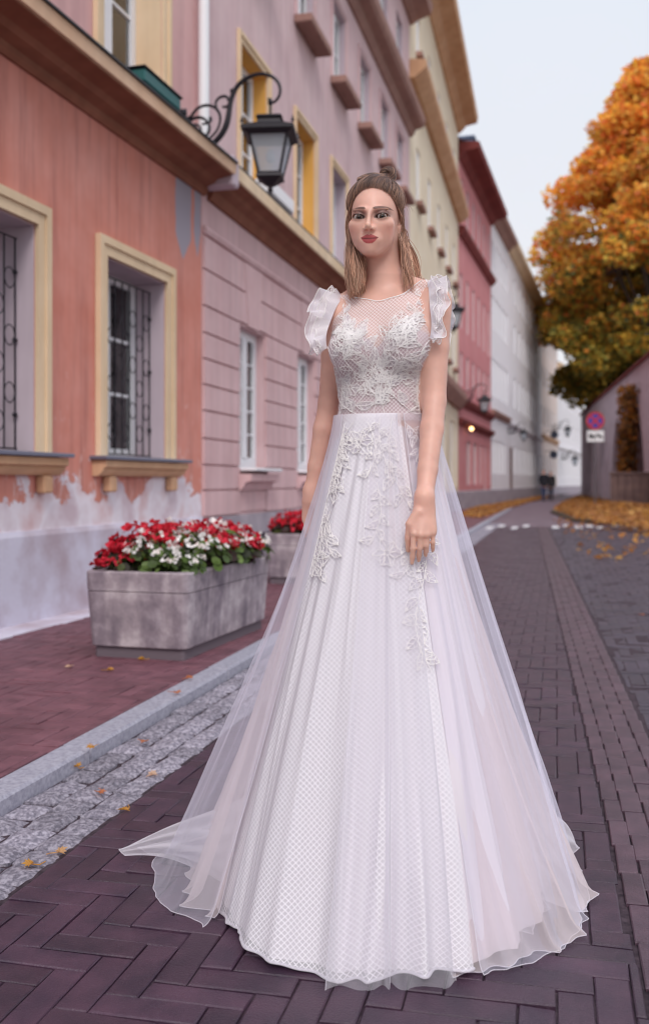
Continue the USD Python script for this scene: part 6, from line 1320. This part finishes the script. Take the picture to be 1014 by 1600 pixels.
# skirt lace: vines falling from the waist
def proj_s(pl, off):
    t = np.clip((ZW - pl[:, 1]) / ZW, 0.004, 0.95); rr_ = 0.1 + 0.36 * t; th = np.arcsin(np.clip((pl[:, 0] - .015 * (1 - t)) / rr_, -.85, .85)); return surf_front(th, t, off * .5 + 0.002)
S_ = []
for x0, z0, x1, z1, sg, n, sz in ((-.085, 1.20, -.155, .98, .12, 10, .040), (-.06, 1.20, -.10, 1.02, -.12, 9, .036), (-.155, 1.0, -.165, .82, .1, 8, .042), (-.03, 1.20, -.035, 1.06, .15, 7, .030), (.0, 1.21, .03, 1.07, -.1, 7, .03), (.03, 1.21, .075, .98, -.12, 10, .036),
    (.075, 1.0, .085, .80, .12, 9, .040), (.085, .80, .10, .62, -.12, 8, .04), (.06, 1.20, .085, 1.10, .2, 6, .03), (-.01, 1.05, -.03, .90, .12, 7, .034), (-.10, 1.2, -.12, 1.08, .2, 6, .032), (-.115, .98, -.11, .87, -.15, 6, .034), (.045, .92, .035, .82, .2, 5, .03)):
    S_.append(vine((x0, z0), (x1, z1), sg, rl, n, sz))
S_.append(flower_motif(np.array([-.172, .868]), .048, rl, 8)); S_.append(flower_motif(np.array([.012, .885]), .030, rl, 6)); S_.append(flower_motif(np.array([-.13, 1.10]), .036, rl, 7)); S_.append(flower_motif(np.array([-.05, 1.15]), .03, rl, 6))
lay_lace('lace_leaf', [(o, f[::4]) for o, f in S_], proj_s, skirt, 0.00085)

# ---------------------------------------------------------------- two walkers far down the street
def pedestrian(label, loc, rz, coat, legs_c, hair_c, h, seed, step):
    t = thing('person', label, 'person', loc, rz); k = h / 1.75; c = lambda a: np.asarray(a, float) * k
    def tor(p): return smin(smin(cone(p, c((0, 0, 1.40)), c((0, .02, .98)), .135 * k, .15 * k), cone(p, c((-.15, 0, 1.42)), c((.15, 0, 1.42)), .07 * k, .07 * k), .06), cone(p, c((0, .02, .98)), c((0, .01, .86)), .15 * k, .165 * k), .05)
    def arm(p): return np.minimum.reduce([smin(cone(p, c((s * .20, 0, 1.42)), c((s * .245, .03 + s * .03, 1.13)), .055 * k, .046 * k), cone(p, c((s * .245, .03 + s * .03, 1.13)), c((s * .235, -.06 + s * .04, .90)), .046 * k, .034 * k), .02) for s in (-1, 1)])
    def leg(p): return np.minimum.reduce([smin(smin(cone(p, c((s * .09, .01, .90)), c((s * .085, .01 + s * step * .5, .50)), .088 * k, .058 * k), cone(p, c((s * .085, .01 + s * step * .5, .50)), c((s * .08, .05 + s * step, .10)), .058 * k, .042 * k), .02), cone(p, c((s * .08, .05 + s * step, .05)), c((s * .085, -.10 + s * step, .04)), .042 * k, .035 * k), .02) for s in (-1, 1)])
    def hd(p): return smin(smin(ell(p, c((0, .01, 1.63)), c((.075, .095, .115))), ell(p, c((0, -.085, 1.61)), c((.018, .02, .025))), .02), cone(p, c((0, .02, 1.56)), c((0, .02, 1.44)), .052 * k, .06 * k), .03)
    def hn(p): return np.minimum.reduce([smin(ell(p, c((s * .235, -.075 + s * .04, .845)), c((.024, .032, .05))), cone(p, c((s * .225, -.09 + s * .04, .87)), c((s * .215, -.12 + s * .04, .82)), .014 * k, .011 * k), .01) for s in (-1, 1)])
    full = lambda p: smin(smin(smin(tor(p), arm(p), .03), leg(p), .03), smin(hd(p), hn(p), .01), .02)
    g = (np.arange(-.36, .36, .016), np.arange(-.5, .5, .016), np.arange(-.02, 1.78 * k + .03, .016))
    v, f = surface_nets(full, *g); obj('body', (v, f), M['skin'], t, smooth=True, tint=np.tile(SK, (len(v), 1)))
    v, f = surface_nets(lambda p: smax(np.minimum(smin(tor(p), arm(p), .03), hd(p) + .02) - .016, np.maximum(.80 * k - p[:, 2], p[:, 2] - 1.50 * k), .01), *g); obj('coat', (v, f), plain(f'coat_cloth_{seed}', coat, .85), t, smooth=True)
    v, f = surface_nets(lambda p: smax(leg(p) - .012, np.maximum(p[:, 2] - .9 * k, .09 - p[:, 2]), .01), *g); obj('trousers', (v, f), plain(f'trouser_cloth_{seed}', legs_c, .85), t, smooth=True)
    v, f = surface_nets(lambda p: smax(leg(p) - .014, p[:, 2] - .1, .01), *g); obj('shoes', (v, f), plain(f'shoe_leather_{seed}', lin(30, 26, 28), .5), t, smooth=True)
    v, f = surface_nets(lambda p: smax(ell(p, c((0, .028, 1.65)), c((.088, .098, .112))), -ell(p, c((0, -.10, 1.60)), c((.07, .085, .115))), .01), *g); obj('hair', (v, f), plain(f'hair_mass_{seed}', hair_c, .6), t, smooth=True)
    return t
for u, lab, coat, leg_, hc, h, sd_, stp in ((849.5, 'left walker in a dark coat and blue jeans, far down the street', lin(30, 28, 38), lin(52, 62, 92), lin(40, 32, 30), 1.80, 1, .16), (860.5, 'right walker in black jacket and dark trousers, far down the street', lin(34, 30, 36), lin(46, 46, 62), lin(50, 38, 34), 1.70, 2, -.14)):
    Zp = 58.0; q = Zp * (FWD + (u - 507) / FOC * RGT); pedestrian(lab, (q[0], q[1], 0.0), math.degrees(YAW) + (6 if sd_ == 1 else -8), coat, leg_, hc, h, sd_, stp)
